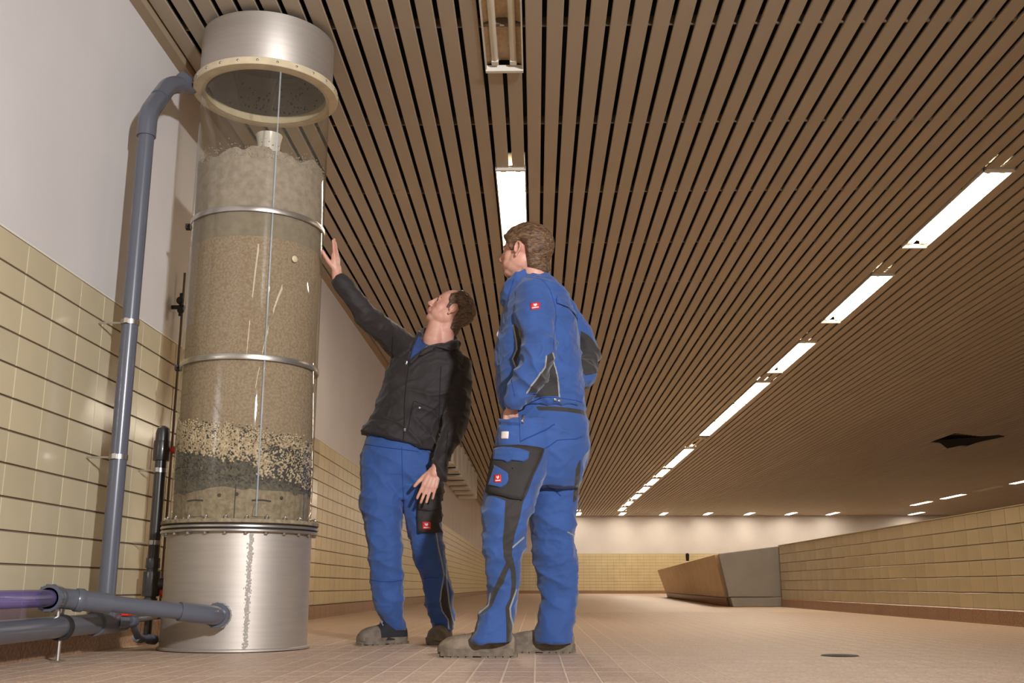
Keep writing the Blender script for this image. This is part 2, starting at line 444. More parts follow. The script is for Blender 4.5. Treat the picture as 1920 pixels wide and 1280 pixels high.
# hanging dark flap at the missing ceiling panel
b = MB(); b.hexa([(8.15,21.2,ZC-.01),(9.1,20.5,ZC-.01),(9.25,20.6,ZC-.02),(8.5,21.6,ZC-.12),(8.15,21.2,ZC-.0),(9.1,20.5,ZC-.0),(9.25,20.6,ZC-.01),(8.5,21.6,ZC-.11)])
b.build('loose_panel', M['void'], ce)

# parapet on the right with its flared end
PZ = .865
b = MB(); b.box((XR + .008, 5.2, 0), (XR + .25, 15.6, PZ)); b.box((XR - .004, 5.2, PZ), (XR + .26, 15.6, PZ + .008), 1)
pw = tag(b.build('parapet_wall', [M['grout'], M['tile_far']]), 'low cream tiled parapet wall running along the right side', 'wall')
tm2 = tile_part('tile', .245, TH - .008, M['tile'])
for i in range(41):
    for j in range(6):
        o = obj('tile', tm2, pw, (XR + .008, 5.3 + .25 * (i + .5), ZB - .005 + TH * (j + .5)))
        o.rotation_euler = (0, 0, PI)
b = MB(); b.box((XR - .012, 5.2, 0), (XR + .008, 15.6, .02)); bsr = structure(b.build('baseboard_right', M['skirt']), 'brown speckled skirting tiles along the right parapet', 'skirting')
for i in range(41): o = obj('tile', sk, bsr, (XR + .004, 5.3 + .25 * (i + .5), 0)); o.rotation_euler = (0, 0, PI)
t = thing('parapet_end', 'flared parapet end with a grey front slab and brown side panel', 'wall', (3.2, 15.6, 0))
def hx(name, pts, m):
    b = MB(); b.hexa([Vector(p) - t.location for p in pts]); return b.build(name, m, t, .01)
hx('front_slab', [(2.78,15.5,.14),(3.62,15.63,.14),(3.62,15.9,.14),(2.82,15.9,.14),(2.66,15.5,.75),(3.62,15.63,.87),(3.62,15.9,.87),(2.72,15.9,.76)], M['concrete'])
hx('front_plinth', [(2.83,15.49,0),(3.62,15.62,0),(3.62,15.9,0),(2.86,15.9,0),(2.80,15.49,.132),(3.62,15.62,.132),(3.62,15.9,.132),(2.84,15.9,.132)], M['concrete'])
hx('side_panel', [(2.79,15.92,.13),(3.5,15.92,.13),(4.2,29,.13),(3.50,29,.13),(2.67,15.92,.75),(3.5,15.92,.86),(4.2,29,.73),(3.30,29,.72)], M['clay'])
hx('side_plinth', [(2.84,15.92,0),(3.5,15.92,0),(4.2,29,0),(3.54,29,0),(2.81,15.92,.125),(3.5,15.92,.125),(4.2,29,.125),(3.52,29,.125)], M['skirt'])
b = MB(); b.tube([(0,0,0),(0,0,.08)], .035, 8); b.ball((0,0,.08), .04, 8, 5)
o = b.build('post_cap', M['hole'], None, 0, (3.13, 22, .84)); tag(o, 'small dark post cap sticking up behind the brown parapet side', 'post')
b = MB(); b.tube([(0,0,-.04),(0,0,0)], .03, 8)
o2 = b.build('post_stem', M['hole'], o)

# ribbed duct under the ceiling along the left wall
dz = 2.53
t = thing('ribbed_duct', 'cream ribbed metal duct hanging under the ceiling along the left wall', 'duct', (XL + .012, 17, dz))
for i in range(9):
    y = 1.24 * i
    b = MB(); b.box((0, y, 0), (.47, y + .6, .05)); b.box((.42, y, .05), (.47, y + .6, .64)); b.box((.0, y + .58, .05), (.42, y + .6, .64))
    b.build('rib', M['white_metal'], t, .008)
b = MB(); b.box((.02, 0, .10), (.36, 11, .64)); b.build('duct_body', M['steel_dull'], t)

# drain plate on the floor
b = MB(); p = (at(1545, 1222, 5.0)); b.ring([(0, .004), (.075, .004), (.08, 0)], (0,0,0), 20); b.ring([(.02,.005),(.03,.0055),(.04,.005)], (0,0,0), 20)
tag(b.build('floor_drain', M['gasket'], None, 0, (1.29, 4.64, 0)), 'small dark round drain cover in the floor at the right', 'drain')
# ------------------------------------------------------------------ the filter column
CX, CY = -1.433, 5.1
def dome(pr):
    return pr
col = thing('filter_column', 'tall see-through filter column of steel and clear acrylic filled with sand and gravel', 'filter column', (CX, CY, 0))
b = MB()
b.ring([(.0,.004), (.352,.004), (.352,.012), (.34,.016), (.34,.535), (.33,.535), (.33,.02), (0,.02)], n=96)
b.build('base_drum', M['steel'], col)
# weld seam down the drum front, facing the camera
wd = MB(); a0 = math.atan2(-CY, -CX) + R(8)
for i in range(70):
    z = .03 + .5 * i / 70
    pass
for i in range(800):
    a = a0 + random.gauss(0, .017); r = random.uniform(.0014, .0042)
    wd.ball((.3402 * math.cos(a), .3402 * math.sin(a), random.uniform(.02, .52)), r, 6, 4, (1, 1, 1), Matrix.Rotation(a, 4, 'Z') @ Matrix.Diagonal((.15, 1, 1.5, 1)))
o = wd.build('weld_seam', mat('ground_weld', (160, 151, 141), .62, metal=.65), col); o['kind'] = 'stuff'
def flange(name, z0, z1, r0, r1, m, n=96):
    b = MB(); e = .003
    b.ring([(r0, z0), (r1 - e, z0), (r1, z0 + e), (r1, z1 - e), (r1 - e, z1), (r0, z1)], n=n, close=True); return b.build(name, m, col)
flange('lower_flange', .530, .542, .32, .372, M['steel_edge'])
flange('flange_gasket', .542, .550, .32, .364, M['gasket'])
flange('upper_flange', .550, .562, .32, .372, M['steel_edge'])
flange('flange_gasket', .562, .570, .32, .364, M['gasket'])
flange('acrylic_flange', .570, .588, .32, .372, M['block'])
bm_ = MB()
bm_.ring([(0,0),(.009,0),(.009,.010),(.006,.012),(0,.012)], n=6, smooth=False)
bm_.ring([(.004,.012),(.004,.020),(0,.021)], n=8)
bolt = bm_.mesh('bolt', M['bolt'])
bm_ = MB(); bm_.ring([(0,0),(.009,0),(.009,-.010),(0,-.012)], n=6, smooth=False)
nut = bm_.mesh('nut', M['bolt'])
for i in range(24):
    a = 2 * PI * (i + .3) / 24
    obj('bolt', bolt, col, (.354 * math.cos(a), .354 * math.sin(a), .588)); obj('nut', nut, col, (.354 * math.cos(a), .354 * math.sin(a), .530))
# acrylic tube, outer wall and inner wall joined at the rims
b = MB(); b.ring([(.334, .589), (.334, 2.83)], n=128); ac = b.build('acrylic_tube', M['acrylic'], col)
# highlight streak on the tube, put in as a slightly milky strip
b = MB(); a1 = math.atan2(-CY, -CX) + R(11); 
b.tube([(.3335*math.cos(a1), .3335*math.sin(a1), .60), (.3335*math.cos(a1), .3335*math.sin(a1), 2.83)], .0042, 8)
b.build('glare_streak', clear('glare_acrylic', (235, 240, 242), haze=.3, hazec=(235, 240, 245)), ac)
# clamp bands
for z in (1.345, 2.085):
    b = MB(); b.ring([(.3345, z-.013), (.340, z-.013), (.341, z-.010), (.341, z+.010), (.340, z+.013), (.3345, z+.013)], n=128, close=True)
    o = b.build('clamp_band', M['steel_edge'], col)
    aa = math.atan2(-.2, -1)
    m4 = Matrix.Translation((.352*math.cos(aa), .352*math.sin(aa), z)) @ Matrix.Rotation(aa, 4, 'Z')
    c = MB(); c.box((-.012,-.02,-.012), (.012,-.006,.012), 0, m4); c.box((-.012,.006,-.012), (.012,.02,.012), 0, m4); c.tube([m4 @ Vector((0,-.035,0)), m4 @ Vector((0,.035,0))], .004, 8)
    c.build('band_lug', M['gasket'], o)
# upper rim of the acrylic with screws, steel collar
flange('acrylic_ring', 2.838, 2.878, .315, .378, M['acrylic_rim'])
rb = MB(); rb.ring([(0,0),(.007,0),(.006,.004),(0,.005)], n=8)
rbm = rb.mesh('screw', M['steel_edge'])
for i in range(24):
    a = 2 * PI * (i + .5) / 24
    m4 = Matrix.Rotation(a, 4, 'Z') @ Matrix.Translation((.377, 0, 2.858)) @ Matrix.Rotation(PI/2, 4, 'Y')
    o = obj('screw', rbm, col); o.matrix_local = m4
b = MB(); b.ring([(.332,2.878), (.345,2.878), (.347,2.882), (.347,3.150), (.343,3.152), (.332,3.152)], n=96, close=True)
cl = b.build('steel_collar', M['steel'], col)
b = MB(); b.ring([(0, 3.12), (.332, 3.12)], n=48); b.build('collar_lid', M['steel_dull'], cl)
# splashes on the collar's inner wall (dirt drops)
b = MB()
for i in range(90):
    a = random.gauss(R(75), .5) if i % 3 else random.gauss(R(110), .25); z = 2.9 + abs(random.gauss(0, .09))
    if z < 3.1: b.ball((.331 * math.cos(a), .331 * math.sin(a), z), random.uniform(.002, .006), 6, 4, (1, 1, 1.4))
o = b.build('dirt_drops', M['hole'], cl); o['kind'] = 'stuff'

# filling, from the bottom
RI = .322
b = MB(); b.ring([(0,.59), (RI,.59), (RI,.76), (0,.76)], n=96); fb = b.build('filter_floor', M['block'], col)
for i, da in enumerate((-34, -6, 25, 62)):
    a = math.atan2(-CY, -CX) + R(da)
    m4 = Matrix.Rotation(a, 4, 'Z') @ Matrix.Translation((RI, 0, .66))
    c = MB(); c.add([m4 @ Vector(p) for p in ((.0025,-.002,-.07),(.0025,.002,-.07),(.0025,.002,.085),(.0025,-.002,.085))], [(0,1,2,3)])
    if i in (1, 3): c.build('block_joint', M['hole'], fb)
for da, dzz in ((-19, .695), (-5, .70), (33, .69)):
    a = math.atan2(-CY, -CX) + R(da)
    c = MB(); c.ball((RI * math.cos(a), RI * math.sin(a), dzz), .009, 10, 6, (1, 1, 1)); c.build('plug_hole', M['hole'], fb)
for da in (-40, 16):      # bell-shaped nozzle caps with a dark gap above
    a = math.atan2(-CY, -CX) + R(da); m4 = Matrix.Rotation(a, 4, 'Z') @ Matrix.Translation((RI - .006, 0, .61))
    c = MB(); pts = [(-.045,0), (-.038,.05), (-.03,.06), (.03,.06), (.038,.05), (.045,0)]
    c.add([m4 @ Vector((.010 - .01 * abs(x) / .045 * 0, x, z - .01)) for x, z in pts] + [m4 @ Vector((.0, x * 1.05, z * 1.04 - .01)) for x, z in pts],
          [tuple(range(6))] + [(i, i+1, i+7, i+6) for i in range(5)])
    c.build('nozzle_cap', M['block'], fb)
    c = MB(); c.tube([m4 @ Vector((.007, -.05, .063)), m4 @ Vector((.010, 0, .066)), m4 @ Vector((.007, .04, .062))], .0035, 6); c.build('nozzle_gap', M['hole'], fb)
def layer(name, zt0, zt1, amp0, amp1, m, r=RI, f0=3, seed=0, topmat=None):
    n = 120; k = 10; b = MB(); v = []; f = []
    for i in range(n):
        a = 2 * PI * i / n
        d = Vector((math.cos(a), math.sin(a), 0))
        zb = zt0 + amp0 * noise.fractal(d * f0 + Vector((seed, 0, 0)), 1, 2, 4); zt = zt1 + amp1 * noise.fractal(d * f0 + Vector((seed + 9, 0, 0)), 1, 2, 5)
        for q in range(k): v.append((r * d.x, r * d.y, zb + (zt - zb) * q / (k - 1)))
        for q in range(1, 5):
            rr = r * (1 - q / 4.0); v.append((rr * d.x, rr * d.y, zt * (1 - q / 4) + (zt1 - .01) * q / 4))
    K = k + 4
    for i in range(n):
        j = (i + 1) % n
        for q in range(K - 1): f.append((i*K+q, j*K+q, j*K+q+1, i*K+q+1))
    b.add(v, f, True); return b.build(name, m, col)
layer('dark_gravel_layer', .725, .90, .03, .03, M['gravel_dark'], .3235, 2.5, 2)
layer('sand_layer', .88, 1.965, .01, .006, M['sand'], .3215, 2, 5)
layer('silt_layer', 1.95, 2.075, .0, .004, M['silt_dark'], .3222, 2, 1)
layer('silt_layer', 2.07, 2.40, .0, .05, M['silt'], .3226, 2.6, 11)
# pebbles: grain by grain against the acrylic
def ico():
    bm = bmesh.new(); bmesh.ops.create_icosphere(bm, subdivisions=1, radius=1)
    v = [x.co.copy() for x in bm.verts]; f = [tuple(q.index for q in x.verts) for x in bm.faces]; bm.free(); return v, f
iv, ifc = ico()
front = math.atan2(-CY, -CX)
pb = MB()
for i in range(8000):
    a = front + random.uniform(-1.75, 1.75); u = random.random()
    da = math.degrees(a - front)
    top = 1.005 + .028 * noise.noise(Vector((a * 3, 0, 0))) - .0006 * da
    bot = .86 - .0010 * da + .03 * noise.noise(Vector((a * 2.2, 5, 0))) - (.05 if da > 10 else 0)
    z = bot + (top - bot) * u + random.gauss(0, .012)
    if z < .74: continue
    r = random.uniform(.0045, .0088) * (1.1 if u < .6 else .75)
    dark = random.random() < (.10 + .35 * max(0, noise.noise(Vector((a * 4, z * 14, 3)))) + (.35 if da > 20 and z < .93 else 0) + (.2 if u < .15 else 0))
    p = Vector((.3245 * math.cos(a), .3245 * math.sin(a), z)); q = Matrix.Rotation(random.uniform(0, 6), 3, Vector((random.random(), random.random(), .3)).normalized())
    s = Vector((r, r * random.uniform(.6, 1), r * random.uniform(.6, 1)))
    pb.add([p + q @ Vector((w.x*s.x, w.y*s.y, w.z*s.z)) for w in iv], ifc, True, 1 if dark else 0)
o = pb.build('pebble_layer', [M['pebble'], M['pebble_dark']], col); o['kind'] = 'stuff'
for m_ in list(o.modifiers): o.modifiers.remove(m_)
db = MB()
for i in range(1500):
    a = front + random.uniform(-1.75, 1.75); z = .755 + .14 * random.random() ** 1.2 - .0004 * math.degrees(a - front)
    p = Vector((.3235 * math.cos(a), .3235 * math.sin(a), z)); r = random.uniform(.003, .006)
    db.add([p + w * r for w in iv], ifc, True, 0 if random.random() < .5 else 1)
o = db.build('gravel_grains', [M['gravel_dark'], M['pebble_dark']], col); o['kind'] = 'stuff'
for m_ in list(o.modifiers): o.modifiers.remove(m_)
# grains splashed on the inside above the bed, overflow funnel
b = MB()
for i in range(500):
    a = front + random.uniform(-1.5, 1.5); z = 2.36 + abs(random.gauss(0, .04)) + .03 * noise.noise(Vector((a * 4, 1, 0)))
    p = Vector((.3232 * math.cos(a), .3232 * math.sin(a), z)); r = random.uniform(.0015, .004)
    b.add([p + w * r for w in iv], ifc, True)
o = b.build('silt_grains', M['silt'], col); o['kind'] = 'stuff'
for m_ in list(o.modifiers): o.modifiers.remove(m_)
b = MB(); b.ring([(0,2.35),(.055,2.35),(.060,2.58),(.068,2.62),(.070,2.63),(.064,2.63),(.055,2.59),(0,2.58)], (.02,.03,0), 32); b.build('overflow_funnel', M['white_cap'], col)
# round plug on the tube
a = front + R(33); m4 = Matrix.Translation((.334*math.cos(a), .334*math.sin(a), 1.86)) @ Matrix.Rotation(a, 4, 'Z') @ Matrix.Rotation(PI/2, 4, 'Y')
b = MB(); b.ring([(0,.004),(.013,.004),(.016,.002),(.017,0)], n=20, mtx=m4); b.build('sample_plug', M['acrylic_rim'], col)

# ------------------------------------------------------------------ pipework
PX, PY = -1.87, 4.62
def coupling(b, p, d, r, l, n=20):
    p = Vector(p); d = Vector(d).normalized(); b.tube([p - d*l/2, p - d*(l/2-.004), p + d*(l/2-.004), p + d*l/2], [r*.97, r, r, r*.97], n)
rp = thing('riser_pipe', 'tall grey plastic riser pipe clamped to the wall and bent into the column top', 'pipe', (PX, PY, 0))
b = MB(); b.tube([(0,0,.19), (0,0,2.48)], .0375, 24); b.build('pipe', M['pvc'], rp)
e1 = [(0,0,2.33), (0,0,2.45), (.0,.16,2.66), (.0,.16,2.66)]
p0 = Vector((0,0,2.40)); p1 = Vector((0,0,2.52)); p2 = Vector((.0,.24,2.80)); p3 = Vector((.045,.385,2.865))
b = MB(); b.tube(smoothpath([p0, p1, p1 + (p2-p1)*.42], .05), .045, 24); b.build('elbow', M['pvc'], rp)
b = MB(); b.tube([p1 + (p2-p1)*.30, p2 - (p2-p1)*.2], .0375, 24); b.build('pipe', M['pvc'], rp)
b = MB(); b.tube(smoothpath([p1 + (p2-p1)*.50, p2, p2 + (p3-p2)*.42], .08), .045, 24); b.build('elbow', M['pvc'], rp)
b = MB(); b.tube([p2 + (p3-p2)*.4, p3 + Vector((.015,.02,0))], .0375, 24); coupling(b, p3 + Vector((-.01,-.05,0)), (.4,1,0), .045, .04); b.build('pipe', M['pvc'], rp)
b = MB(); coupling(b, (0,0,.19), (0,0,1), .045, .06); b.build('socket', M['pvc'], rp)
def pipe_clamp(parent, c, r, wall, w=.011):
    "two-part ring clamp on a pipe with a rod to the wall (both in the parent's frame)"
    b = MB(); b.ring([(r+.001,-w),(r+.004,-w),(r+.004,w),(r+.001,w)], c, 24, True); 
    o = b.build('pipe_clamp', M['bolt'], parent)
    d = (Vector(wall) - Vector(c)).normalized(); s = Vector((-d.y, d.x, 0))
    g = MB()
    for q in (-1, 1):
        m = Vector(c) + s * (r + .009) * q
        g.box(m - Vector((.008,.008,w)), m + Vector((.008,.008,w)))
    g.build('clamp_lug', M['steel_edge'], o); g = MB(); g.tube([Vector(c) + d * r, wall], .0045, 8); g.build('clamp_rod', M['steel_edge'], o); return o
for z in (1.473, .851): pipe_clamp(rp, (0,0,z), .0375, (-.143,0,z))
gp = thing('ground_pipe', 'grey plastic pipe low along the left wall ending in a tee under the riser', 'pipe', (PX, PY, .135))
b = MB(); b.tube([(0,-2.3,-.01), (0,.22,.0)], .042, 24); b.build('pipe', M['pvc'], gp)
b = MB(); b.tube([(0,-.1,0), (0,.12,0)], .052, 24); b.tube([(0,0,0),(0,0,.05)], .05, 24); b.build('tee', M['pvc'], gp)
b = MB(); b.tube([(0,.12,0),(0,.20,.0),(0,.20,.0)], .046, 24); b.tube([(0,.2,0),(0,.62,.012)], .018, 12); b.build('end_reducer', M['pvc'], gp)
b = MB(); m4 = Matrix.Translation((0,-.42,-.005)) @ Matrix.Rotation(PI/2, 4, 'X')
b.ring([(.043,-.015),(.050,-.015),(.050,.015),(.043,.015)], n=24, close=True, mtx=m4)
pc = b.build('pipe_clamp', M['gasket'], gp)
b = MB(); b.tube([(0,-.42,.045),(-.02,-.36,.09)], .008, 8); b.build('clamp_rod', M['bolt'], pc); b = MB(); b.tube([(0,-.42,-.05),(0,-.42,-.132)], .008, 8); b.box((-.02,-.44,-.134),(.02,-.40,-.128)); b.build('clamp_foot', M['bolt'], pc)
# small drain valve to the column foot
dv = thing('drain_valve', 'small grey drain line with a red tap lever leading to the drum foot', 'valve', (PX, PY, .10))
q0, q1, q2, q3 = Vector((.058,.07,.035)), Vector((.06,.16,.035)), Vector((.03,.34,-.045)), Vector((.07,.44,-.058))
b = MB(); b.tube(smoothpath([q0, Vector((.06,.10,.05)), q1], .02), .016, 14); coupling(b, q1, q1-q0, .026, .05, 14); coupling(b, q0, (1,.8,0), .024, .04, 14); b.build('valve_body', M['pvc'], dv)
b = MB(); b.tube(smoothpath([q1, q2, q3], .03), .016, 14); coupling(b, q2, (0.1,1,-.2), .022, .05, 14); coupling(b, q3 - (q3-q2)*.2, q3-q2, .023, .045, 14); b.build('pipe', M['pvc'], dv)
b = MB(); b.tube([q3 - (q3-q2)*.1, q3 + Vector((.035,.03,-.002))], .012, 10); b.build('nipple', M['acrylic_rim'], dv)
b = MB(); b.box((.045,.07,.062), (.075,.14,.074)); b.tube([(.06,.10,.04),(.06,.10,.066)], .009, 8); b.build('lever', M['red'], dv, .003)

# inlet line: clear violet tube, union, grey pipe, elbow, drum stub
il = thing('inlet_pipe', 'grey inlet pipe with a clear violet tube piece, bent into the steel drum', 'pipe', (CX, CY, 0))
U = Vector((-1.872, 4.17, .243)) - Vector((CX, CY, 0)); E = Vector((-1.385, 4.60, .166)) - Vector((CX, CY, 0)); ST = Vector((-1.40, 4.78, .162)) - Vector((CX, CY, 0))
T0 = Vector((-1.872, 2.4, .237)) - Vector((CX, CY, 0))
d = (E - U).normalized()
b = MB(); b.tube([U + d*.08, E - d*.10], .033, 24); b.build('pipe', M['pvc'], il)
b = MB(); b.tube(smoothpath([E - d*.16, E, E + (ST-E)*.45], .055), .040, 24); b.build('elbow', M['pvc'], il)
dd = (ST-E).normalized()
b = MB(); coupling(b, E + dd*.075, dd, .054, .058, 24); coupling(b, E + dd*.115, dd, .047, .04, 24)
for q in range(16):
    a = 2*PI*q/16; s = dd.orthogonal().normalized(); w = dd.cross(s); c = E + dd*.075 + (s*math.cos(a) + w*math.sin(a))*.054
    b.tube([c - dd*.027, c + dd*.027], .0022, 6)
b.build('union_nut', M['pvc'], il)
b = MB(); b.tube([E + dd*.12, ST + dd*.03], .042, 24); b.build('steel_stub', M['steel_edge'], il)
b = MB(); b.tube(smoothpath([U + Vector((0,-.10,0)), U, U + d*.2], .06), .040, 24)
b.build('elbow', M['pvc'], il)
b = MB(); coupling(b, U + Vector((0,-.085,0)), (0,1,0), .052, .03, 24); coupling(b, U + Vector((0,-.05,0)), (0,1,0), .047, .05, 24); coupling(b, U + d*.075, d, .046, .03, 24)
for q in range(14):
    a = 2*PI*q/14; c = U + Vector((.052*math.cos(a), -.085, .052*math.sin(a))); b.tube([c - Vector((0,.014,0)), c + Vector((0,.014,0))], .0024, 6)
b.build('union_nut', M['pvc'], il)
b = MB(); b.tube([T0, U + Vector((0,-.09,0))], .033, 28, cap=False); b.build('clear_tube', M['pvc_clear'], il)
b = MB(); b.tube([U + Vector((-.0,-.0,-.03)), U + Vector((.0,-.0,-.09))], .008, 8); b.build('support_rod', M['bolt'], il)

# dark valve pipe behind the column
dk = thing('dark_valve_pipe', 'dark grey upright pipe with two red taps between the riser and the column', 'pipe', (-1.905, 5.25, 0))
b = MB(); b.tube([(0,0,.22),(0,0,1.0)], .029, 20); b.build('pipe', M['pvc_dark'], dk)
b = MB(); b.tube([(0,0,.98),(0,0,1.05),(0,0,1.075),(0,0,1.088)], [.036,.036,.03,.012], 20); coupling(b, (0,0,.96), (0,0,1), .042, .10); coupling(b, (0,0,1.0), (0,0,1), .038, .02); b.build('upper_valve', M['pvc_dark'], dk)
b = MB(); coupling(b, (0,0,.40), (0,0,1), .036, .05); coupling(b, (0,0,.30), (0,0,1), .044, .12); coupling(b, (0,0,.20), (0,0,1), .036, .06); b.tube([(0,0,.30),(.09,.02,.30)], .03, 16); b.tube([(0,0,.22),(0,0,0.02)], .02, 12); b.build('lower_valve', M['pvc_dark'], dk)
for z, r_ in ((.965, .019), (.255, .024)):
    b = MB(); b.tube([(.035,.0,z),(.06,.01,z)], .008, 8); m4 = Matrix.Translation((.07,.012,z)) @ Matrix.Rotation(PI/2, 4, 'Y')
    b.ring([(0,-.02),(r_,-.018),(r_*1.1,0),(r_,.018),(0,.02)], n=12, mtx=m4); b.build('handle', M['red'], dk)
for z in (.86, .50): pipe_clamp(dk, (0,0,z), .029, (-.11,0,z))
# thin conduit beside it and a small wall fitting higher up
b = MB(); b.tube([(0,0,0),(0,0,1.9)], .007, 8)
tag(b.build('thin_conduit', M['steel_dull'], None, 0, (-1.985, 5.62, .12)), 'thin brown conduit running up the wall just left of the column', 'conduit')
wf = thing('wall_tap', 'small dark sampling tap on the white wall behind the column edge', 'tap', (-2.02, 5.55, 1.80))
b = MB(); b.tube([(0,0,0),(.07,0,0)], .012, 10); b.tube([(.05,0,-.05),(.05,0,.08)], .010, 10); b.build('tap_body', M['gasket'], wf)
b = MB(); b.ball((.055,-.03,.03), .022, 10, 8); b.ball((.055,-.01,-.02), .02, 10, 8); b.build('tap_knob', M['gasket'], wf)
# ------------------------------------------------------------------ people
def zc(p): return (Vector(p) - EYE).dot(_fw)
def capsule(b, p, q, r0, r1, n=14):
    p, q = Vector(p), Vector(q); t = (q - p).normalized(); pts = []; rs = []
    for k in range(4): a = PI/2 * (1 - k/4); pts.append(p - t * r0 * math.sin(a) * .999); rs.append(max(.0004, r0 * math.cos(a)))
    for k in range(4): a = PI/2 * (k/3); pts.append(q + t * r1 * math.sin(a) * .999); rs.append(max(.0004, r1 * math.cos(a)))
    b.tube(pts, rs, n)
def limb(b, pts, rs, n=16):
    for i in range(len(pts) - 1): capsule(b, pts[i], pts[i+1], rs[i], rs[i+1], n)
def ell(b, c, s, mtx=None):
    b.ball(c, 1, 20, 12, s, mtx)
def loft(b, secs, n=36, ex=2.3):
    "secs: (pixel y, left x, right x, world Y, half depth): a horizontal slice seen at those pixels"
    v = []
    for py, xl, xr, Y, dp in secs:
        c = at((xl + xr) / 2, py, Y); hw = (xr - xl) / 2 * zc(c) / _f
        for q in range(n):
            a = 2 * PI * q / n; ca, sa = math.cos(a), math.sin(a)
            v.append(c + Vector((math.copysign(abs(ca) ** (2/ex), ca) * hw, math.copysign(abs(sa) ** (2/ex), sa) * dp, 0)))
    k = len(secs)
    f = [(i*n+q, (i+1)*n+q, (i+1)*n+(q+1)%n, i*n+(q+1)%n) for i in range(k-1) for q in range(n)]
    f += [tuple(range(n)), tuple((k-1)*n+q for q in range(n-1, -1, -1))]
    b.add(v, f, True)
def fuse(b, voxel, it, name, fac=.5):
    "union of closed shapes into one continuous smooth surface"
    me = b.mesh(name, []) if False else bpy.data.meshes.new(name)
    me.from_pydata(b.v, [], b.f); me.update()
    bm = bmesh.new(); bm.from_mesh(me); bmesh.ops.recalc_face_normals(bm, faces=bm.faces); bm.to_mesh(me); bm.free()
    o = bpy.data.objects.new('tmp', me); COL.objects.link(o)
    r = o.modifiers.new('r', 'REMESH'); r.mode = 'VOXEL'; r.voxel_size = voxel; r.adaptivity = 0
    if it: s = o.modifiers.new('s', 'SMOOTH'); s.factor = fac; s.iterations = it
    dg = bpy.context.evaluated_depsgraph_get(); dg.update()
    nm = bpy.data.meshes.new_from_object(o.evaluated_get(dg)); nm.name = name
    bpy.data.objects.remove(o); bpy.data.meshes.remove(me)
    nm.polygons.foreach_set('use_smooth', [True] * len(nm.polygons)); return nm
def arr(me):
    a = np.empty(len(me.vertices) * 3); me.vertices.foreach_get('co', a); n = np.empty(len(me.vertices) * 3); me.vertices.foreach_get('normal', n)
    return a.reshape(-1, 3), n.reshape(-1, 3)
def setco(me, a): me.vertices.foreach_set('co', a.reshape(-1)); me.update()
def folds(me, amp, sc, fine=.0012, extra=None, seed=0):
    "cloth creases: ridged noise along the normal, extra(v) scales it locally"
    a, n = arr(me); d = np.zeros(len(a))
    for i, (x, y, z) in enumerate(a):
        e = extra(x, y, z) if extra else 1
        w = noise.noise(Vector((x*3.1+seed, y*3.1, z*3.1))) * .05
        r = 1 - abs(noise.noise(Vector(((x+w)*sc[0] + seed, y*sc[1], (z+w+.35*x)*sc[2])))) * 2.2
        r2 = 1 - abs(noise.noise(Vector(((x-w)*sc[0]*2.1, y*sc[1]*2.1 + seed, (z-.3*x)*sc[2]*2.1)))) * 2.2
        r3 = 1 - abs(noise.noise(Vector(((x+w)*sc[0]*4.3, y*sc[1]*4.3, (z+.5*x)*sc[2]*4.3 + seed)))) * 2.2
        g = max(0, noise.noise(Vector((x*4+9, y*4, z*4+seed))) + .15)
        d[i] = amp * .28 * g * e * (max(0, r3) ** 2 - .3) + amp * e * (max(0, r) ** 2 - .45) + amp * .45 * e * (max(0, r2) ** 2 - .4) + fine * noise.noise(Vector((x*60, y*60, z*60)))
    setco(me, a + n * d[:, None])
def sdpoly(P, X, Z):
    "signed distance (inside positive) to a polygon, vectorised"
    P = np.array(P); m = len(P); d = np.full(len(X), 1e9); ins = np.zeros(len(X), bool)
    for i in range(m):
        x0, z0 = P[i]; x1, z1 = P[(i+1) % m]
        ex, ez = x1-x0, z1-z0; t = np.clip(((X-x0)*ex + (Z-z0)*ez) / (ex*ex+ez*ez+1e-12), 0, 1)
        d = np.minimum(d, np.hypot(X-x0-t*ex, Z-z0-t*ez))
        c = ((z0 > Z) != (z1 > Z)) & (X < (x1-x0)*(Z-z0)/(z1-z0+1e-12) + x0); ins ^= c
    return np.where(ins, d, -d)
def sdline(P, X, Z):
    d = np.full(len(X), 1e9)
    for i in range(len(P)-1):
        x0, z0 = P[i]; x1, z1 = P[i+1]; ex, ez = x1-x0, z1-z0
        t = np.clip(((X-x0)*ex + (Z-z0)*ez) / (ex*ex+ez*ez+1e-12), 0, 1)
        d = np.minimum(d, np.hypot(X-x0-t*ex, Z-z0-t*ez))
    return d
def px2xz(pts, Y):
    return [(at(x, y, Y).x, at(x, y, Y).z) for x, y in pts]
def panels(me, polys, lines):
    "polys/lines: (pixel points, Y, ymin, ymax): signed-distance attributes for sewn-in panels and piping"
    a, n = arr(me); pan = np.full(len(a), -1.0); pip = np.full(len(a), 1.0)
    for P, Y, y0, y1 in polys:
        ok = (a[:, 1] > y0) & (a[:, 1] < y1); d = sdpoly(px2xz(P, Y), a[:, 0], a[:, 2]); pan = np.where(ok, np.maximum(pan, d), pan)
    for P, Y, y0, y1 in lines:
        ok = (a[:, 1] > y0) & (a[:, 1] < y1); d = sdline(px2xz(P, Y), a[:, 0], a[:, 2]); pip = np.where(ok, np.minimum(pip, d), pip)
    for nm_, v in (('panel', pan), ('piping', pip)):
        at_ = me.attributes.new(nm_, 'FLOAT', 'POINT'); at_.data.foreach_set('value', v.astype(np.float32))
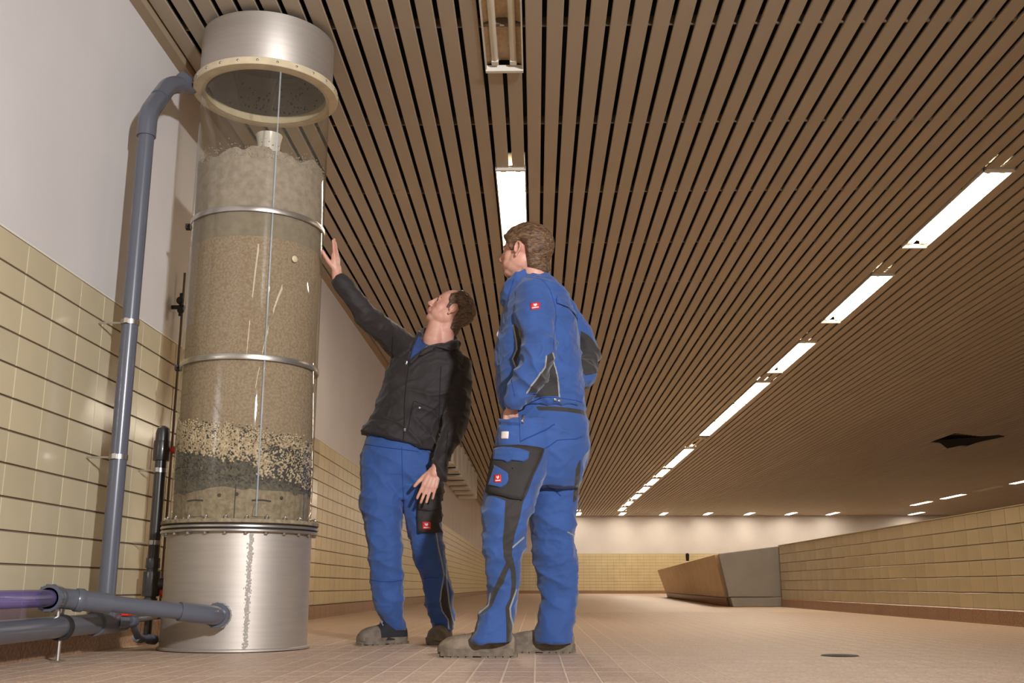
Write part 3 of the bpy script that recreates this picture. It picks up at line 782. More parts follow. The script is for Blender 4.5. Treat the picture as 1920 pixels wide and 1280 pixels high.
def cloth(name, c, c2, pc=(150, 150, 150), rough=.8, var=.10):
    m = mat(name, c, rough, bump=.35, bscale=380, var=var, vscale=7, dist=.001, sheen=.25)
    nt = m.node_tree; N = nt.nodes; L = nt.links; b = N['Principled BSDF']
    src = b.inputs['Base Color'].links[0].from_socket
    for att, val, op, col_ in (('panel', 0, 'GREATER_THAN', c2), ('piping', .0032, 'LESS_THAN', pc)):
        a = N.new('ShaderNodeAttribute'); a.attribute_name = att
        g = N.new('ShaderNodeMath'); g.operation = op; g.inputs[1].default_value = val; L.new(a.outputs['Fac'], g.inputs[0])
        mx = N.new('ShaderNodeMix'); mx.data_type = 'RGBA'; L.new(g.outputs[0], mx.inputs['Factor']); L.new(src, mx.inputs[6]); mx.inputs[7].default_value = lin(col_)
        src = mx.outputs[2]
    L.new(src, b.inputs['Base Color']); return m
M['blue'] = cloth('royal_blue_workwear', (48, 82, 144), (50, 46, 44))
M['blue_plain'] = mat('blue_cloth', (47, 82, 144), .8, bump=.3, bscale=380, dist=.001, sheen=.2)
M['blue_seam'] = mat('blue_seam', (30, 62, 132), .85)
M['black_cloth'] = mat('black_cloth', (50, 46, 44), .8, bump=.4, bscale=300, dist=.001, var=.1)
M['softshell'] = mat('dark_softshell', (39, 31, 30), .72, bump=.25, bscale=300, dist=.001, var=.12, vscale=6, sheen=.15)
M['softshell_seam'] = mat('softshell_seam', (26, 22, 24), .8)
M['tshirt'] = mat('blue_shirt', (46, 68, 116), .85, bump=.3, bscale=300, dist=.001)
M['skin'] = mat('skin', (218, 166, 144), .5, c2=(204, 146, 126), vscale=14, sss=.12, bump=.15, bscale=160, dist=.001)
M['lip'] = mat('lip', (200, 134, 120), .5)
M['hair_brown'] = mat('brown_hair', (128, 96, 66), .5, c2=(70, 48, 34), vscale=42, bump=1, bscale=60, dist=.006, stretch=(1, 2.2, 3.2))
M['hair_dark'] = mat('dark_short_hair', (128, 102, 80), .6, c2=(74, 58, 48), vscale=60, bump=.8, bscale=110, dist=.004, stretch=(1, 1, 2))
M['eye'] = mat('eyeball', (176, 158, 150), .3); M['iris'] = mat('iris', (70, 84, 96), .2); M['brow'] = mat('brow_hair', (128, 92, 68), .7)
M['shoe'] = mat('dusty_shoe', (140, 124, 104), .85, c2=(104, 90, 76), vscale=22, bump=.5, bscale=90, dist=.003)
M['shoe_dark'] = mat('black_shoe', (44, 42, 44), .6, bump=.3, bscale=90)
M['toe_cap'] = mat('grey_toe_cap', (128, 114, 100), .8, c2=(104, 92, 80), vscale=25)
M['sole'] = mat('rubber_sole', (128, 114, 97), .85, c2=(104, 92, 78), vscale=30)
M['lace'] = mat('lace', (150, 158, 170), .8)
M['red_patch'] = mat('red_patch', (206, 40, 44), .6); M['white_mark'] = mat('white_mark', (236, 226, 220), .6)
M['silver'] = mat('zip_metal', (190, 190, 190), .3, metal=.8)

def frame(o, f, u, sc=1):
    f = Vector(f).normalized(); u = Vector(u); l = u.cross(f).normalized(); u = f.cross(l)
    m = (Matrix((f, l, u)).transposed() * sc).to_4x4(); m.translation = Vector(o); return m     # local x = forward, y = left, z = up
def add_head(b, m, jaw=1.0):
    def E(c, s, rot=None):
        mm = m.to_3x3().to_4x4()
        if rot: mm = mm @ rot
        b.ball(m @ Vector(c), 1, 24, 14, s, mm)
    E((-.014, 0, .034), (.101, .079, .090)); E((.030, 0, .030), (.060, .066, .070))
    E((.036, 0, -.020), (.056, .060, .078)); E((.024, 0, -.058), (.062, .060 * jaw, .048)); E((.048, 0, -.040), (.044, .050 * jaw, .056))
    E((.066, 0, -.090), (.019, .025, .018)); E((.05, 0, -.086), (.036, .040, .024)); E((.010, 0, -.075), (.05, .045, .03))
    for s in (-1, 1):
        E((.050, s*.034, -.022), (.030, .028, .034)); E((.052, s*.028, -.05), (.032, .026, .034)); E((.005, s*.045, -.035), (.045, .026, .045))
        E((.083, s*.022, .026), (.010, .020, .008)); E((.101, s*.0125, -.033), (.011, .0075, .008))
        E((.081, s*.029, .0115), (.0085, .0175, .0055)); E((.080, s*.029, -.0085), (.008, .0155, .005))
        # ear: rim, lobe and inner plate
        rot = Matrix.Rotation(s * R(-18), 4, 'Z') @ Matrix.Rotation(R(-8), 4, 'Y')
        ec = Vector((-.006, s*.081, -.004)); pts = []
        for k in range(9):
            a = R(-70 + 290 * k / 8) ; pts.append(ec + (rot @ Vector((-math.cos(a)*.0165*1.0, s*.006, math.sin(a)*.026))) * 1.0 + Vector((0, s*.004, .006)))
        limb(b, [m @ p for p in pts], [.0048]*9, 8)
        E(ec + Vector((0, -s*.001, .002)), (.0155, .0055, .026), rot); E(ec + Vector((.006, s*.004, -.026)), (.008, .0055, .010)); E(ec + Vector((.0125, s*.004, -.002)), (.0045, .004, .008))
    E((.086, 0, .006), (.014, .011, .028))
    limb(b, [m @ Vector(p) for p in ((.092, 0, .014), (.103, 0, -.012), (.109, 0, -.026))], [.0088, .0102, .0125], 12)
    E((.090, 0, -.0545), (.0125, .023, .0052)); E((.088, 0, -.0665), (.012, .019, .0062)); E((.083, 0, -.060), (.014, .030, .014))
    E((.094, 0, -.046), (.006, .007, .010))
def biggest(v, f):
    "keep only the largest connected piece of a face list"
    par = list(range(len(v)))
    def find(i):
        while par[i] != i: par[i] = par[par[i]]; i = par[i]
        return i
    for q in f:
        r = find(q[0])
        for i in q[1:]: par[find(i)] = r
    cnt = {}
    for q in f: cnt[find(q[0])] = cnt.get(find(q[0]), 0) + 1
    top = max(cnt, key=cnt.get); f = [q for q in f if find(q[0]) == top]
    used = sorted({i for q in f for i in q}); mp = {i: k for k, i in enumerate(used)}
    return [v[i] for i in used], [tuple(mp[i] for i in q) for q in f]
def hair(me_body, m, mask, name, material, parent, thick, seed=0, nsc=60):
    "hair: the scalp faces of the body lifted outwards with strand-like relief"
    a, n = arr(me_body); inv = m.inverted(); keep = {}; vs = []
    for i in range(len(a)):
        p = inv @ Vector(a[i])
        if p.length > .19 or p.z < -.14: continue
        h = mask(p)
        if h > -.25:
            h = min(1, max(-.25, h)); keep[i] = len(vs)
            st = noise.noise(Vector((p.x*nsc*.35 + seed, math.atan2(p.z - .02, p.y)*6, p.z*nsc*.3))) + .6 * noise.noise(Vector((p.x*nsc, p.y*nsc*1.4, p.z*nsc + seed)))
            hh_ = min(1, h * 1.6); t = thick * (hh_ * hh_ * (3 - 2 * hh_)) ** .7 * (1 + .30 * st) if h > 0 else 0
            vs.append(Vector(a[i]) + Vector(n[i]) * (t if h > 0 else -.004 * min(1, -h * 8)))
    fs = []
    for p in me_body.polygons:
        if all(v in keep for v in p.vertices): fs.append([keep[v] for v in p.vertices])
    vs, fs = biggest(vs, fs)
    me = bpy.data.meshes.new(name); me.from_pydata(vs, [], fs); me.materials.append(material)
    me.polygons.foreach_set('use_smooth', [True]*len(fs)); me.update()
    o = obj(name, me, parent); s = o.modifiers.new('s', 'SMOOTH'); s.factor = .4; s.iterations = 1; return o
def add_hand(b, w, d, nrm, side, curl=(.25,.25,.25,.25), spread=.09, thumb=(.75, .35), sc=1.0, tcurl=.3):
    """w wrist, d direction wrist->knuckles, nrm out of the BACK of the hand, side +1: thumb lies towards d x nrm"""
    d = Vector(d).normalized(); nrm = Vector(nrm); nrm = (nrm - d * nrm.dot(d)).normalized(); s = d.cross(nrm) * side
    w = Vector(w)
    L = .092 * sc
    for k in range(4):
        o = (.030 - .0195 * k) * sc
        k0 = w + d * .012 + s * o * .62; k1 = w + d * (L - .004 * abs(k - 1) - (.006 if k == 3 else 0)) + s * o
        capsule(b, k0, k1, .0155 * sc, .0115 * sc, 12)
        capsule(b, k0 - nrm * .008, k1 - nrm * .007 - d * .008, .013 * sc, .010 * sc, 12)
        ln = [.070, .080, .074, .058][k] * sc; c = curl[k]; ang = 0; p = k1.copy(); r = (.0094 if k < 3 else .0082) * sc
        sd = (1.5 - k) * spread
        for j, fr in enumerate((.46, .30, .24)):
            ang += c * (1 if j else .8)
            dd = (d * math.cos(ang) - nrm * math.sin(ang)); dd = (dd + s * sd * math.cos(ang)).normalized()
            q = p + dd * ln * fr; capsule(b, p, q, r, r * .93, 12); p = q; r *= .93
    t0 = w + d * .020 * sc + s * .022 * sc - nrm * .006
    ta, tb = thumb
    td = (d * math.cos(ta) + s * math.sin(ta) - nrm * tb).normalized(); t1 = t0 + td * .040 * sc
    td2 = (td + d * tcurl).normalized(); t2 = t1 + td2 * .034 * sc; td3 = (td2 + d * tcurl * .6).normalized(); t3 = t2 + td3 * .024 * sc
    limb(b, [t0, t1, t2, t3], [.0165*sc, .0125*sc, .0105*sc, .0088*sc], 12)
    capsule(b, w - d * .03, w + d * .02, .0265 * sc, .026 * sc, 14)
def eyes(m, parent, look=(1, 0, .12)):
    for s in (-1, 1):
        q = MB(); q.ball((0,0,0), .0034, 8, 6, (1, .8, .7)); o = q.build('nostril', M['gasket'], parent); o.location = m @ Vector((.1030, s*.0085, -.0390))
        e = MB(); e.ball((0,0,0), .0114, 16, 10); o = e.build('eye', M['eye'], parent); o.location = m @ Vector((.0735, s*.029, .0015))
        i = MB(); d = (m.to_3x3() @ Vector(look)).normalized(); i.ball(d * .0070, .0062, 12, 8); i.build('iris', M['iris'], o)
        p = MB(); limb(p, [m @ Vector(q) for q in ((.089, s*.012, .0235), (.090, s*.026, .0285), (.077, s*.043, .025))], [.0032, .0036, .0022], 8); p.build('eyebrow', M['brow'], parent)
def applique(name, surf, pts, Y, material, parent, thick=.003, y0=2, rings=6, n=72, lift=0, soft=3):
    "a sewn-on piece: outline in pixels at depth Y, draped on the garment surface by shooting along +y"
    P = [Vector((q[0], q[1])) for q in px2xz(pts, Y)]; tot = [0]
    for i in range(len(P)): tot.append(tot[-1] + (P[(i+1) % len(P)] - P[i]).length)
    bd = []
    for k in range(n):
        t = tot[-1] * k / n; i = max(j for j in range(len(P)) if tot[j] <= t + 1e-9)
        bd.append(P[i].lerp(P[(i+1) % len(P)], (t - tot[i]) / max(1e-9, tot[i+1] - tot[i])))
    c = sum(bd, Vector((0, 0))) / n; v = []; bvh = surf; good = []
    for g in range(rings + 2):
        t = min(1, g / rings) if g else .02
        for q in bd:
            p = c.lerp(q, t); h = bvh.ray_cast(Vector((p.x, y0, p.y)), Vector((0, 1, 0)), 6)
            if h[0] is None: good.append(False); v.append(Vector((p.x, Y, p.y))); continue
            hh = (thick * (1 - (t ** (soft*4)) * .15) + lift) if g <= rings else -.004
            good.append(True); v.append(h[0] + (h[1] if h[1].y < 0 else -h[1]) * hh * .6 + Vector((0, -hh * .5, 0)))
    fs = []
    for g in range(rings + 1):
        for k in range(n):
            f = (g*n+k, g*n+(k+1)%n, (g+1)*n+(k+1)%n, (g+1)*n+k)
            if all(good[i] for i in f) and max((v[f[i]] - v[f[i-1]]).length for i in range(4)) < .08: fs.append(f)
    if not fs: return None
    v, fs = biggest(v, fs)
    me = bpy.data.meshes.new(name); me.from_pydata(v, [], fs); me.materials.append(material); me.polygons.foreach_set('use_smooth', [True]*len(fs)); me.update()
    bm = bmesh.new(); bm.from_mesh(me); bmesh.ops.delete(bm, geom=[x for x in bm.verts if not x.link_faces], context='VERTS'); bmesh.ops.recalc_face_normals(bm, faces=bm.faces); bm.to_mesh(me); bm.free()
    return obj(name, me, parent)
def seam(name, surf, pts, Y, material, parent, r=.0016, y0=2, sub=10, lift=.0):
    "a thin stitched line or zip lying on the garment"
    P = px2xz(pts, Y); out = []
    for i in range(len(P)-1):
        for k in range(sub):
            t = k / sub; x = P[i][0]*(1-t)+P[i+1][0]*t; z = P[i][1]*(1-t)+P[i+1][1]*t
            h = surf.ray_cast(Vector((x, y0, z)), Vector((0,1,0)), 6)
            if h[0] is not None: out.append(h[0] - Vector((0, lift, 0)))
    out = [p for i, p in enumerate(out) if i == 0 or (p - out[i-1]).length < .06]
    if len(out) < 2: return None
    b = MB(); b.tube(out, r, 6); return b.build(name, material, parent)
def bvh_of(me):
    return BVHTree.FromPolygons([v.co.copy() for v in me.vertices], [tuple(p.vertices) for p in me.polygons])
def logo(surf, c, Y, w, h, parent, tilt=0):
    def q(dx, dy): return (c[0] + dx, c[1] + dy + dx * tilt)
    o = applique('logo_patch', surf, [q(-w,-h), q(w,-h), q(w,h), q(-w,h)], Y, M['red_patch'], parent, .0035, rings=3, n=24)
    if o:
        applique('logo_mark', surf, [q(-w*.35,-h*.7), q(-w*.1,-h*.45), q(w*.2,-h*.75), q(w*.45,-h*.3), q(w*.1,h*.15), q(-w*.2,h*.1), q(-w*.45,-h*.3)], Y, M['white_mark'], o, .005, rings=2, n=20)
        applique('logo_word', surf, [q(-w*.75,h*.45), q(w*.75,h*.35), q(w*.75,h*.62), q(-w*.75,h*.72)], Y, M['white_mark'], o, .005, rings=2, n=20)
    return o
def shoe(heel, d, L, label, parent, upper, toe, sole, laces=True, wide=1.0):
    d = Vector((d[0], d[1], 0)).normalized(); s = Vector((-d.y, d.x, 0)); h0 = Vector((heel[0], heel[1], 0))
    root = None
    prof = [(0.0,.022,.065),(.02,.032,.090),(.10,.037,.112),(.22,.040,.122),(.34,.042,.122),(.45,.045,.112),(.56,.048,.100),(.68,.051,.090),(.80,.051,.084),(.90,.046,.074),(.97,.035,.058),(1.0,.020,.040)]
    n = 20; b = MB(); v = []
    for t, w, h in prof:
        for q in range(n):
            a = PI * q / (n - 1); ca, sa = math.cos(a), math.sin(a)
            v.append(h0 + d * L * t + s * math.copysign(abs(ca) ** .8, ca) * w * wide + Vector((0, 0, .022 + (h - .022) * abs(sa) ** .8)))
    k = len(prof)
    f = [(i*n+q, i*n+q+1, (i+1)*n+q+1, (i+1)*n+q) for i in range(k-1) for q in range(n-1)] + [tuple(range(n-1, -1, -1)), tuple((k-1)*n+q for q in range(n))]
    b.add(v, f, True); up = b.build('shoe_upper', upper, parent)
    # toe cap: front third, a touch larger
    c = MB(); v = []; pp = [(.66,.0525,.094),(.72,.054,.091),(.80,.054,.087),(.90,.049,.077),(.97,.038,.061),(1.01,.022,.043)]
    for t, w, h in pp:
        for q in range(n):
            a = PI * q / (n - 1); ca, sa = math.cos(a), math.sin(a)
            v.append(h0 + d * L * t + s * math.copysign(abs(ca) ** .8, ca) * w * wide + Vector((0, 0, .022 + (h - .022) * abs(sa) ** .8)))
    c.add(v, [(i*n+q, i*n+q+1, (i+1)*n+q+1, (i+1)*n+q) for i in range(len(pp)-1) for q in range(n-1)] + [tuple((len(pp)-1)*n+q for q in range(n))], True); c.build('toe_cap', toe, parent)
    so = MB(); m = 40; out = []
    for q in range(m):
        t = q / m * 2; sd = 1 if t < 1 else -1; tt = t if t < 1 else 2 - t
        w = np.interp(tt, [0, .03, .12, .35, .5, .7, .85, .95, 1.0], [.012, .030, .040, .039, .042, .053, .052, .038, .012])
        out.append((tt * 1.03 - .015, sd * w * wide))
    lo = [h0 + d * L * t * (1) + s * w * 1.04 + Vector((0,0,.006)) for t, w in out]; hi = [h0 + d * L * t + s * w * 1.09 + Vector((0,0,.036 if .0 < t < .95 else .04)) for t, w in out]
    so.add(lo + hi, [(i, (i+1)%m, m+(i+1)%m, m+i) for i in range(m)] + [tuple(range(m-1,-1,-1)), tuple(range(m, 2*m))])
    for q in range(11):      # tread lugs with gaps between them
        t = .02 + .95 * q / 10
        if .40 < t < .5: continue
        w = np.interp(t, [0, .12, .35, .5, .7, .85, 1.0], [.024, .040, .038, .040, .053, .051, .02]) * wide
        a = h0 + d * L * (t - .041); e = h0 + d * L * (t + .041)
        so.hexa([a - s*w, e - s*w, e + s*w, a + s*w, a - s*w + Vector((0,0,.014)), e - s*w + Vector((0,0,.014)), e + s*w + Vector((0,0,.014)), a + s*w + Vector((0,0,.014))])
    so.build('sole', sole, parent)
    cb = MB(); ctr = h0 + d * L * .2
    cb.ring([(.034,.098),(.038,.108),(.036,.118),(.030,.118)], (ctr.x, ctr.y, 0), 24, True, mtx=None); cb.build('shoe_collar', M['shoe_dark'], parent)
    if laces:
        tg = MB(); tg.ball(h0 + d * L * .33 + Vector((0,0,.118)), 1, 16, 10, (.030, .034, .042)); tg.build('tongue', upper, parent)
        for i in range(4):
            t = .36 + .07 * i; t -= .03; hh = np.interp(t, [.33,.45,.56,.68], [.156,.124,.104,.092])
            p = h0 + d * L * t; l_ = MB(); l_.tube([p - s*.028 + d*.008*(-1)**i + Vector((0,0,hh-.012)), p + Vector((0,0,hh+.004)), p + s*.028 - d*.008*(-1)**i + Vector((0,0,hh-.012))], .0028, 6); l_.build('lace', M['lace'], parent)
# ================================================================== man on the right, blue work suit
VX, VB = .006, .0038
def person(label, loc):
    return thing('person', label, 'person', loc)
rm = person('man in blue work jacket and black-panelled trousers, one hand in his pocket, looking up', (0, 0, 0))
hm = frame(at(983, 476, 4.60), (-.90, .36, .09), (.08, 0, 1), 1.05)
bd = MB(); add_head(bd, hm, 1.05)
hl = lambda x, y, z: hm @ Vector((x, y, z))
limb(bd, [hl(-.035, 0, -.03), hl(-.055, 0, -.10), at(1003, 540, 4.63)], [.060, .060, .075], 18)
capsule(bd, hl(.02, 0, -.085), hl(-.03, 0, -.13), .040, .050)
loft(bd, [(525, 985, 1030, 4.64, .05), (548, 972, 1052, 4.64, .10), (590, 965, 1060, 4.65, .15), (680, 960, 1065, 4.66, .15), (760, 965, 1075, 4.66, .14), (820, 960, 1080, 4.66, .13)])
SL, EL, WL = at(1003, 572, 4.50), at(1008, 678, 4.40), at(962, 762, 4.40)
SR, ER, WR = at(1040, 575, 4.82), at(1108, 668, 4.93), at(1080, 722, 4.74)
WL = at(959, 758, 4.45)
limb(bd, [SL, EL, WL], [.048, .040, .028]); limb(bd, [SR, ER, WR], [.048, .040, .028])
HL, KL, AL_ = at(985, 810, 4.56), at(948, 1005, 4.46), at(928, 1180, 4.50)
HR, KR, AR = at(1045, 810, 4.74), at(1042, 1005, 4.74), at(1046, 1175, 4.80)
limb(bd, [HL, KL, AL_], [.075, .048, .036]); limb(bd, [HR, KR, AR], [.075, .048, .036])
add_hand(bd, at(959, 768, 4.475), (-.06, .12, -1), (.15, -1, 0), 1, (.3, .3, .3, .35), .03, (.12, .2), .98)
add_hand(bd, WR + Vector((-.03, -.03, -.03)), (-.75, -.1, -.55), (.5, .6, -.5), 1, (.5, .5, .5, .5), .03)
me = fuse(bd, VB, 6, 'body'); me.materials.append(M['skin']); me.materials.append(M['lip'])
def paint_lips(me, m):
    inv = m.inverted(); mi = [0] * len(me.polygons)
    for i, p in enumerate(me.polygons):
        c = inv @ p.center
        if c.x > .086 and abs(c.y) < .022 and -.0725 < c.z < -.0505: mi[i] = 1
    me.polygons.foreach_set('material_index', mi)
paint_lips(me, hm)
obj('body', me, rm); eyes(hm, rm)
def poly_mask(P):
    def f(p):
        return float(sdpoly(P, np.array([p.x]), np.array([p.z]))[0]) / .03
    return f
mask_r = poly_mask([(.10,.080),(.082,.050),(.056,.030),(.042,.000),(.024,-.004),(.018,.016),(-.010,.033),(-.030,.014),(-.034,-.030),(-.045,-.080),(-.25,-.115),(-.25,.25),(.1,.25)])
hair(me, hm, mask_r, 'hair', M['hair_brown'], rm, .021, 3)

# jacket
jk = MB()
loft(jk, [(512, 980, 1026, 4.62, .07), (528, 965, 1046, 4.63, .115), (546, 951, 1062, 4.64, .165), (575, 945, 1074, 4.65, .20), (610, 937, 1083, 4.66, .205), (650, 930, 1088, 4.67, .20),
          (700, 929, 1091, 4.67, .195), (740, 934, 1096, 4.67, .19), (765, 942, 1099, 4.67, .185), (770, 946, 1098, 4.67, .178)], ex=2.4)
limb(jk, [at(1000, 562, 4.52), at(1004, 600, 4.47), at(1012, 668, 4.40), at(992, 712, 4.40), at(966, 748, 4.41)], [.098, .092, .078, .068, .056], 20)
limb(jk, [SR, at(1085, 630, 4.90), at(1100, 668, 4.93), at(1090, 705, 4.80), at(1072, 715, 4.74)], [.095, .080, .072, .065, .055], 20)
ring_ = [at(*p) for p in ((945, 553, 4.61), (952, 536, 4.55), (970, 517, 4.53), (997, 503, 4.56), (1021, 504, 4.64), (1012, 505, 4.73), (985, 515, 4.75), (960, 534, 4.70), (945, 553, 4.63))]
limb(jk, ring_, [.019]*9, 10); limb(jk, [p - Vector((0,0,.03)) for p in ring_], [.026]*9, 10)
me = fuse(jk, VX, 7, 'jacket')
elb = EL; 
def ex_j(x, y, z):
    e = .75
    if z < 1.35: e = 1.0
    if (Vector((x, y, z)) - at(1008, 690, 4.4)).length < .16: e = 1.5
    return e
folds(me, .011, (6, 6, 9), .0008, ex_j, 1)
panels(me, [([(1036,672),(1024,682),(1022,700),(1010,718),(1000,733),(988,747),(1049,743),(1047,715),(1043,695)], 4.5, 3, 4.72),
            ([(962,606),(972,618),(981,634),(979,652),(969,674),(968,690),(961,672),(969,655),(968,640)], 4.5, 3, 4.62),
            ([(1087,628),(1105,636),(1130,655),(1138,668),(1128,700),(1108,712),(1095,716),(1087,712)], 4.9, 4.70, 5.5)],
       [([(1036,674),(1043,695),(1047,720),(1049,744)], 4.5, 3, 4.72), ([(962,610),(968,640),(969,655),(961,672),(968,692)], 4.5, 3, 4.62),
        ([(1024,682),(1022,700),(1010,718),(988,747)], 4.5, 3, 4.6)])
me.materials.append(M['blue']); obj('jacket', me, rm); jb = bvh_of(me)
logo(jb, (1003.5, 580), 4.45, 8.5, 6.5, rm, -.15)
applique('chest_label', jb, [(928,612),(935,610),(933,632),(926,634)], 4.6, M['white_mark'], rm, .003, rings=3, n=20)
applique('back_vent_flap', jb, [(1042,583),(1060,585),(1080,596),(1092,612),(1090,604),(1075,585),(1055,572),(1042,570)], 4.6, M['blue_plain'], rm, .010, rings=4)
seam('seam', jb, [(988,521),(1015,527),(1030,545),(1040,575),(1042,600),(1038,640),(1036,672)], 4.5, M['blue_seam'], rm)
seam('seam', jb, [(965,532),(955,560),(952,580)], 4.6, M['blue_seam'], rm)
seam('seam', jb, [(990,748),(1030,746),(1060,747),(1096,749)], 4.5, M['blue_seam'], rm, .0018)
seam('seam', jb, [(958,700),(961,725),(966,748)], 4.4, M['blue_seam'], rm)
for q in ((1049,751),(1041,750)):
    applique('snap_button', jb, [(q[0]-3,q[1]-2.5),(q[0]+3,q[1]-2.5),(q[0]+3,q[1]+2.5),(q[0]-3,q[1]+2.5)], 4.5, M['silver'], rm, .004, rings=2, n=12)

# trousers
tr = MB()
loft(tr, [(764, 950, 1095, 4.66, .150), (776, 942, 1098, 4.66, .160), (800, 936, 1104, 4.66, .180), (840, 930, 1106, 4.66, .185), (880, 935, 1096, 4.66, .165), (915, 950, 1085, 4.66, .12)])
loft(tr, [(790, 936, 1040, 4.58, .13), (850, 923, 1035, 4.55, .135), (900, 914, 1020, 4.51, .125), (950, 903, 1003, 4.48, .112), (975, 901, 993, 4.47, .105), (1000, 904, 988, 4.46, .098), (1015, 903, 986, 4.46, .096),
          (1050, 907, 981, 4.47, .09), (1085, 912, 976, 4.49, .084), (1112, 916, 973, 4.50, .08), (1130, 913, 971, 4.50, .08), (1150, 899, 968, 4.50, .086), (1175, 890, 963, 4.50, .092), (1196, 883, 962, 4.50, .096), (1205, 884, 962, 4.50, .096)])
loft(tr, [(790, 985, 1105, 4.72, .13), (850, 985, 1106, 4.74, .135), (890, 960, 1092, 4.75, .135), (920, 975, 1085, 4.75, .122), (950, 990, 1081, 4.75, .115), (1000, 994, 1079, 4.75, .105), (1050, 1001, 1081, 4.76, .095),
          (1100, 1010, 1083, 4.78, .088), (1125, 1017, 1082, 4.79, .085), (1150, 1007, 1080, 4.79, .09), (1180, 1004, 1077, 4.79, .094), (1199, 1004, 1076, 4.79, .097), (1204, 1005, 1076, 4.79, .097)])
ell(tr, at(958, 822, 4.485), (.066, .070, .088)); limb(tr, [at(937, 788, 4.455), at(957, 791, 4.42), at(976, 789, 4.44)], [.012, .012, .012], 8)
me = fuse(tr, VX, 6, 'trousers')
def ex_t(x, y, z): return .55 if z > .98 else (.8 if z > .72 else (1.25 if .35 < z < .62 else 1.05))
folds(me, .0095, (5, 5, 9.5), .0008, ex_t, 4)
nearL = (3, 4.62)
panels(me, [([(932,836),(1022,842),(1016,862),(1001,895),(990,925),(981,945),(975,975),(966,1005),(962,1030),(960,1048),(946,1048),(944,1015),(947,985),(949,942),(913,928),(918,900)], 4.48, *nearL),
            ([(945,1044),(962,1044),(960,1054),(951,1075),(945,1093),(935,1108),(923,1136),(913,1145),(899,1155),(893,1185),(884,1198),(886,1180),(893,1153),(906,1143),(916,1135),(920,1115),(929,1099),(940,1075),(950,1055)], 4.48, *nearL),
            ([(953,1046),(963,1046),(968,1075),(968,1095),(964,1120),(958,1138),(957,1155),(961,1172),(961,1212),(950,1212),(950,1172),(949,1150),(948,1138),(957,1120),(960,1095),(958,1070)], 4.48, *nearL),
            ([(1079,850),(1086,850),(1084,935),(1073,945),(1076,900)], 4.75, 4.55, 6),
            ([(1004,768),(1096,770),(1098,779),(1010,776)], 4.6, 3, 4.8)],
       [([(1010,776),(1010,776)], 4.6, 3, 3.1), ([(962,1027),(983,1008)], 4.46, *nearL), ([(1064,998),(1079,1004)], 4.7, 3, 4.8), ([(969,1105),(963,1122),(957,1139),(958,1155),(962,1170),(962,1210)], 4.48, *nearL),
        ([(920,1112),(916,1134),(898,1149)], 4.48, *nearL), ([(949,950),(946,990),(945,1020)], 4.48, 3, 3.1)])
me.materials.append(M['blue']); obj('trousers', me, rm); tb = bvh_of(me)
cp = applique('cargo_pocket', tb, [(928,838),(960,838),(1008,842),(1018,844),(1010,868),(998,893),(985,925),(980,941),(962,940),(935,932),(913,926),(917,900),(922,870)], 4.5, M['black_cloth'], rm, .014, soft=4)
cb2 = bvh_of(cp.data)
applique('pocket_flap', cb2, [(926,843),(945,842),(975,847),(993,853),(991,866),(982,871),(960,868),(952,872),(946,868),(926,864)], 4.5, M['blue_plain'], cp, .008)
pp = applique('tool_pouch', cb2, [(929,876),(942,884),(954,893),(955,905),(950,914),(940,919),(918,913)], 4.5, M['blue_plain'], cp, .009)
logo(bvh_of(pp.data), (934.5, 900), 4.45, 6.5, 7.5, cp)
applique('fabric_label', tb, [(941,813),(955,814),(954,827),(940,826)], 4.5, M['white_mark'], rm, .003, rings=3, n=20)
seam('pocket_edge', tb, [(934,783),(950,785),(974,784)], 4.5, M['blue_seam'], rm, .003)
seam('pocket_zip', tb, [(983,777),(980,800)], 4.5, M['gasket'], rm, .003)
applique('zip_slider', tb, [(981,777),(985,779),(982,797),(977,796)], 4.5, M['silver'], rm, .007, rings=2, n=16)
seam('seam', tb, [(974,784),(975,812),(976,832)], 4.5, M['blue_seam'], rm)
seam('pleat', tb, [(976,832),(1000,820),(1022,808),(1042,795)], 4.5, M['blue_seam'], rm, .003)
seam('seam', tb, [(1022,843),(1045,826),(1080,822),(1094,815)], 4.5, M['blue_seam'], rm, .0022)
seam('pleat', tb, [(1024,915),(1040,922),(1052,933)], 4.7, M['blue_seam'], rm, .003)
shoe((-.085, 4.53, 0), (-1, .02, 0), .325, '', rm, M['shoe'], M['shoe'], M['sole'], False, 1.05)
shoe((.170, 4.83, 0), (-1, .04, 0), .315, '', rm, M['shoe'], M['shoe'], M['sole'], False, 1.05)

# ================================================================== man on the left, dark jacket
lm = person('man in dark jacket and blue trousers reaching up to touch the column, head tipped back', (0, 0, 0))
hm = frame(at(843, 584, 5.45), (-.80, -.22, .54), (.50, .10, .85), 1.05)
bd = MB(); add_head(bd, hm, 1.1)
hl = lambda x, y, z: hm @ Vector((x, y, z))
limb(bd, [hl(-.03, 0, -.04), at(832, 618, 5.46), at(815, 665, 5.48)], [.064, .067, .082], 28)
capsule(bd, hl(.02, 0, -.075), at(813, 640, 5.44), .050, .062, 28)
loft(bd, [(650, 790, 845, 5.5, .08), (690, 745, 855, 5.5, .10), (760, 722, 825, 5.5, .12), (830, 700, 795, 5.5, .12), (870, 690, 805, 5.5, .11)])
SRt, ERt, WRt = at(748, 648, 5.42), at(684, 590, 5.18), at(633, 517, 5.10)
SLt, ELt, WLt = at(862, 700, 5.46), at(858, 795, 5.40), at(819, 874, 5.295)
limb(bd, [SRt, ERt, WRt], [.048, .040, .027]); limb(bd, [SLt, ELt, WLt], [.048, .040, .028])
limb(bd, [at(715, 865, 5.5), at(725, 1040, 5.44), at(736, 1150, 5.52)], [.07, .046, .035]); limb(bd, [at(785, 865, 5.5), at(805, 1040, 5.52), at(830, 1165, 5.58)], [.07, .046, .035])
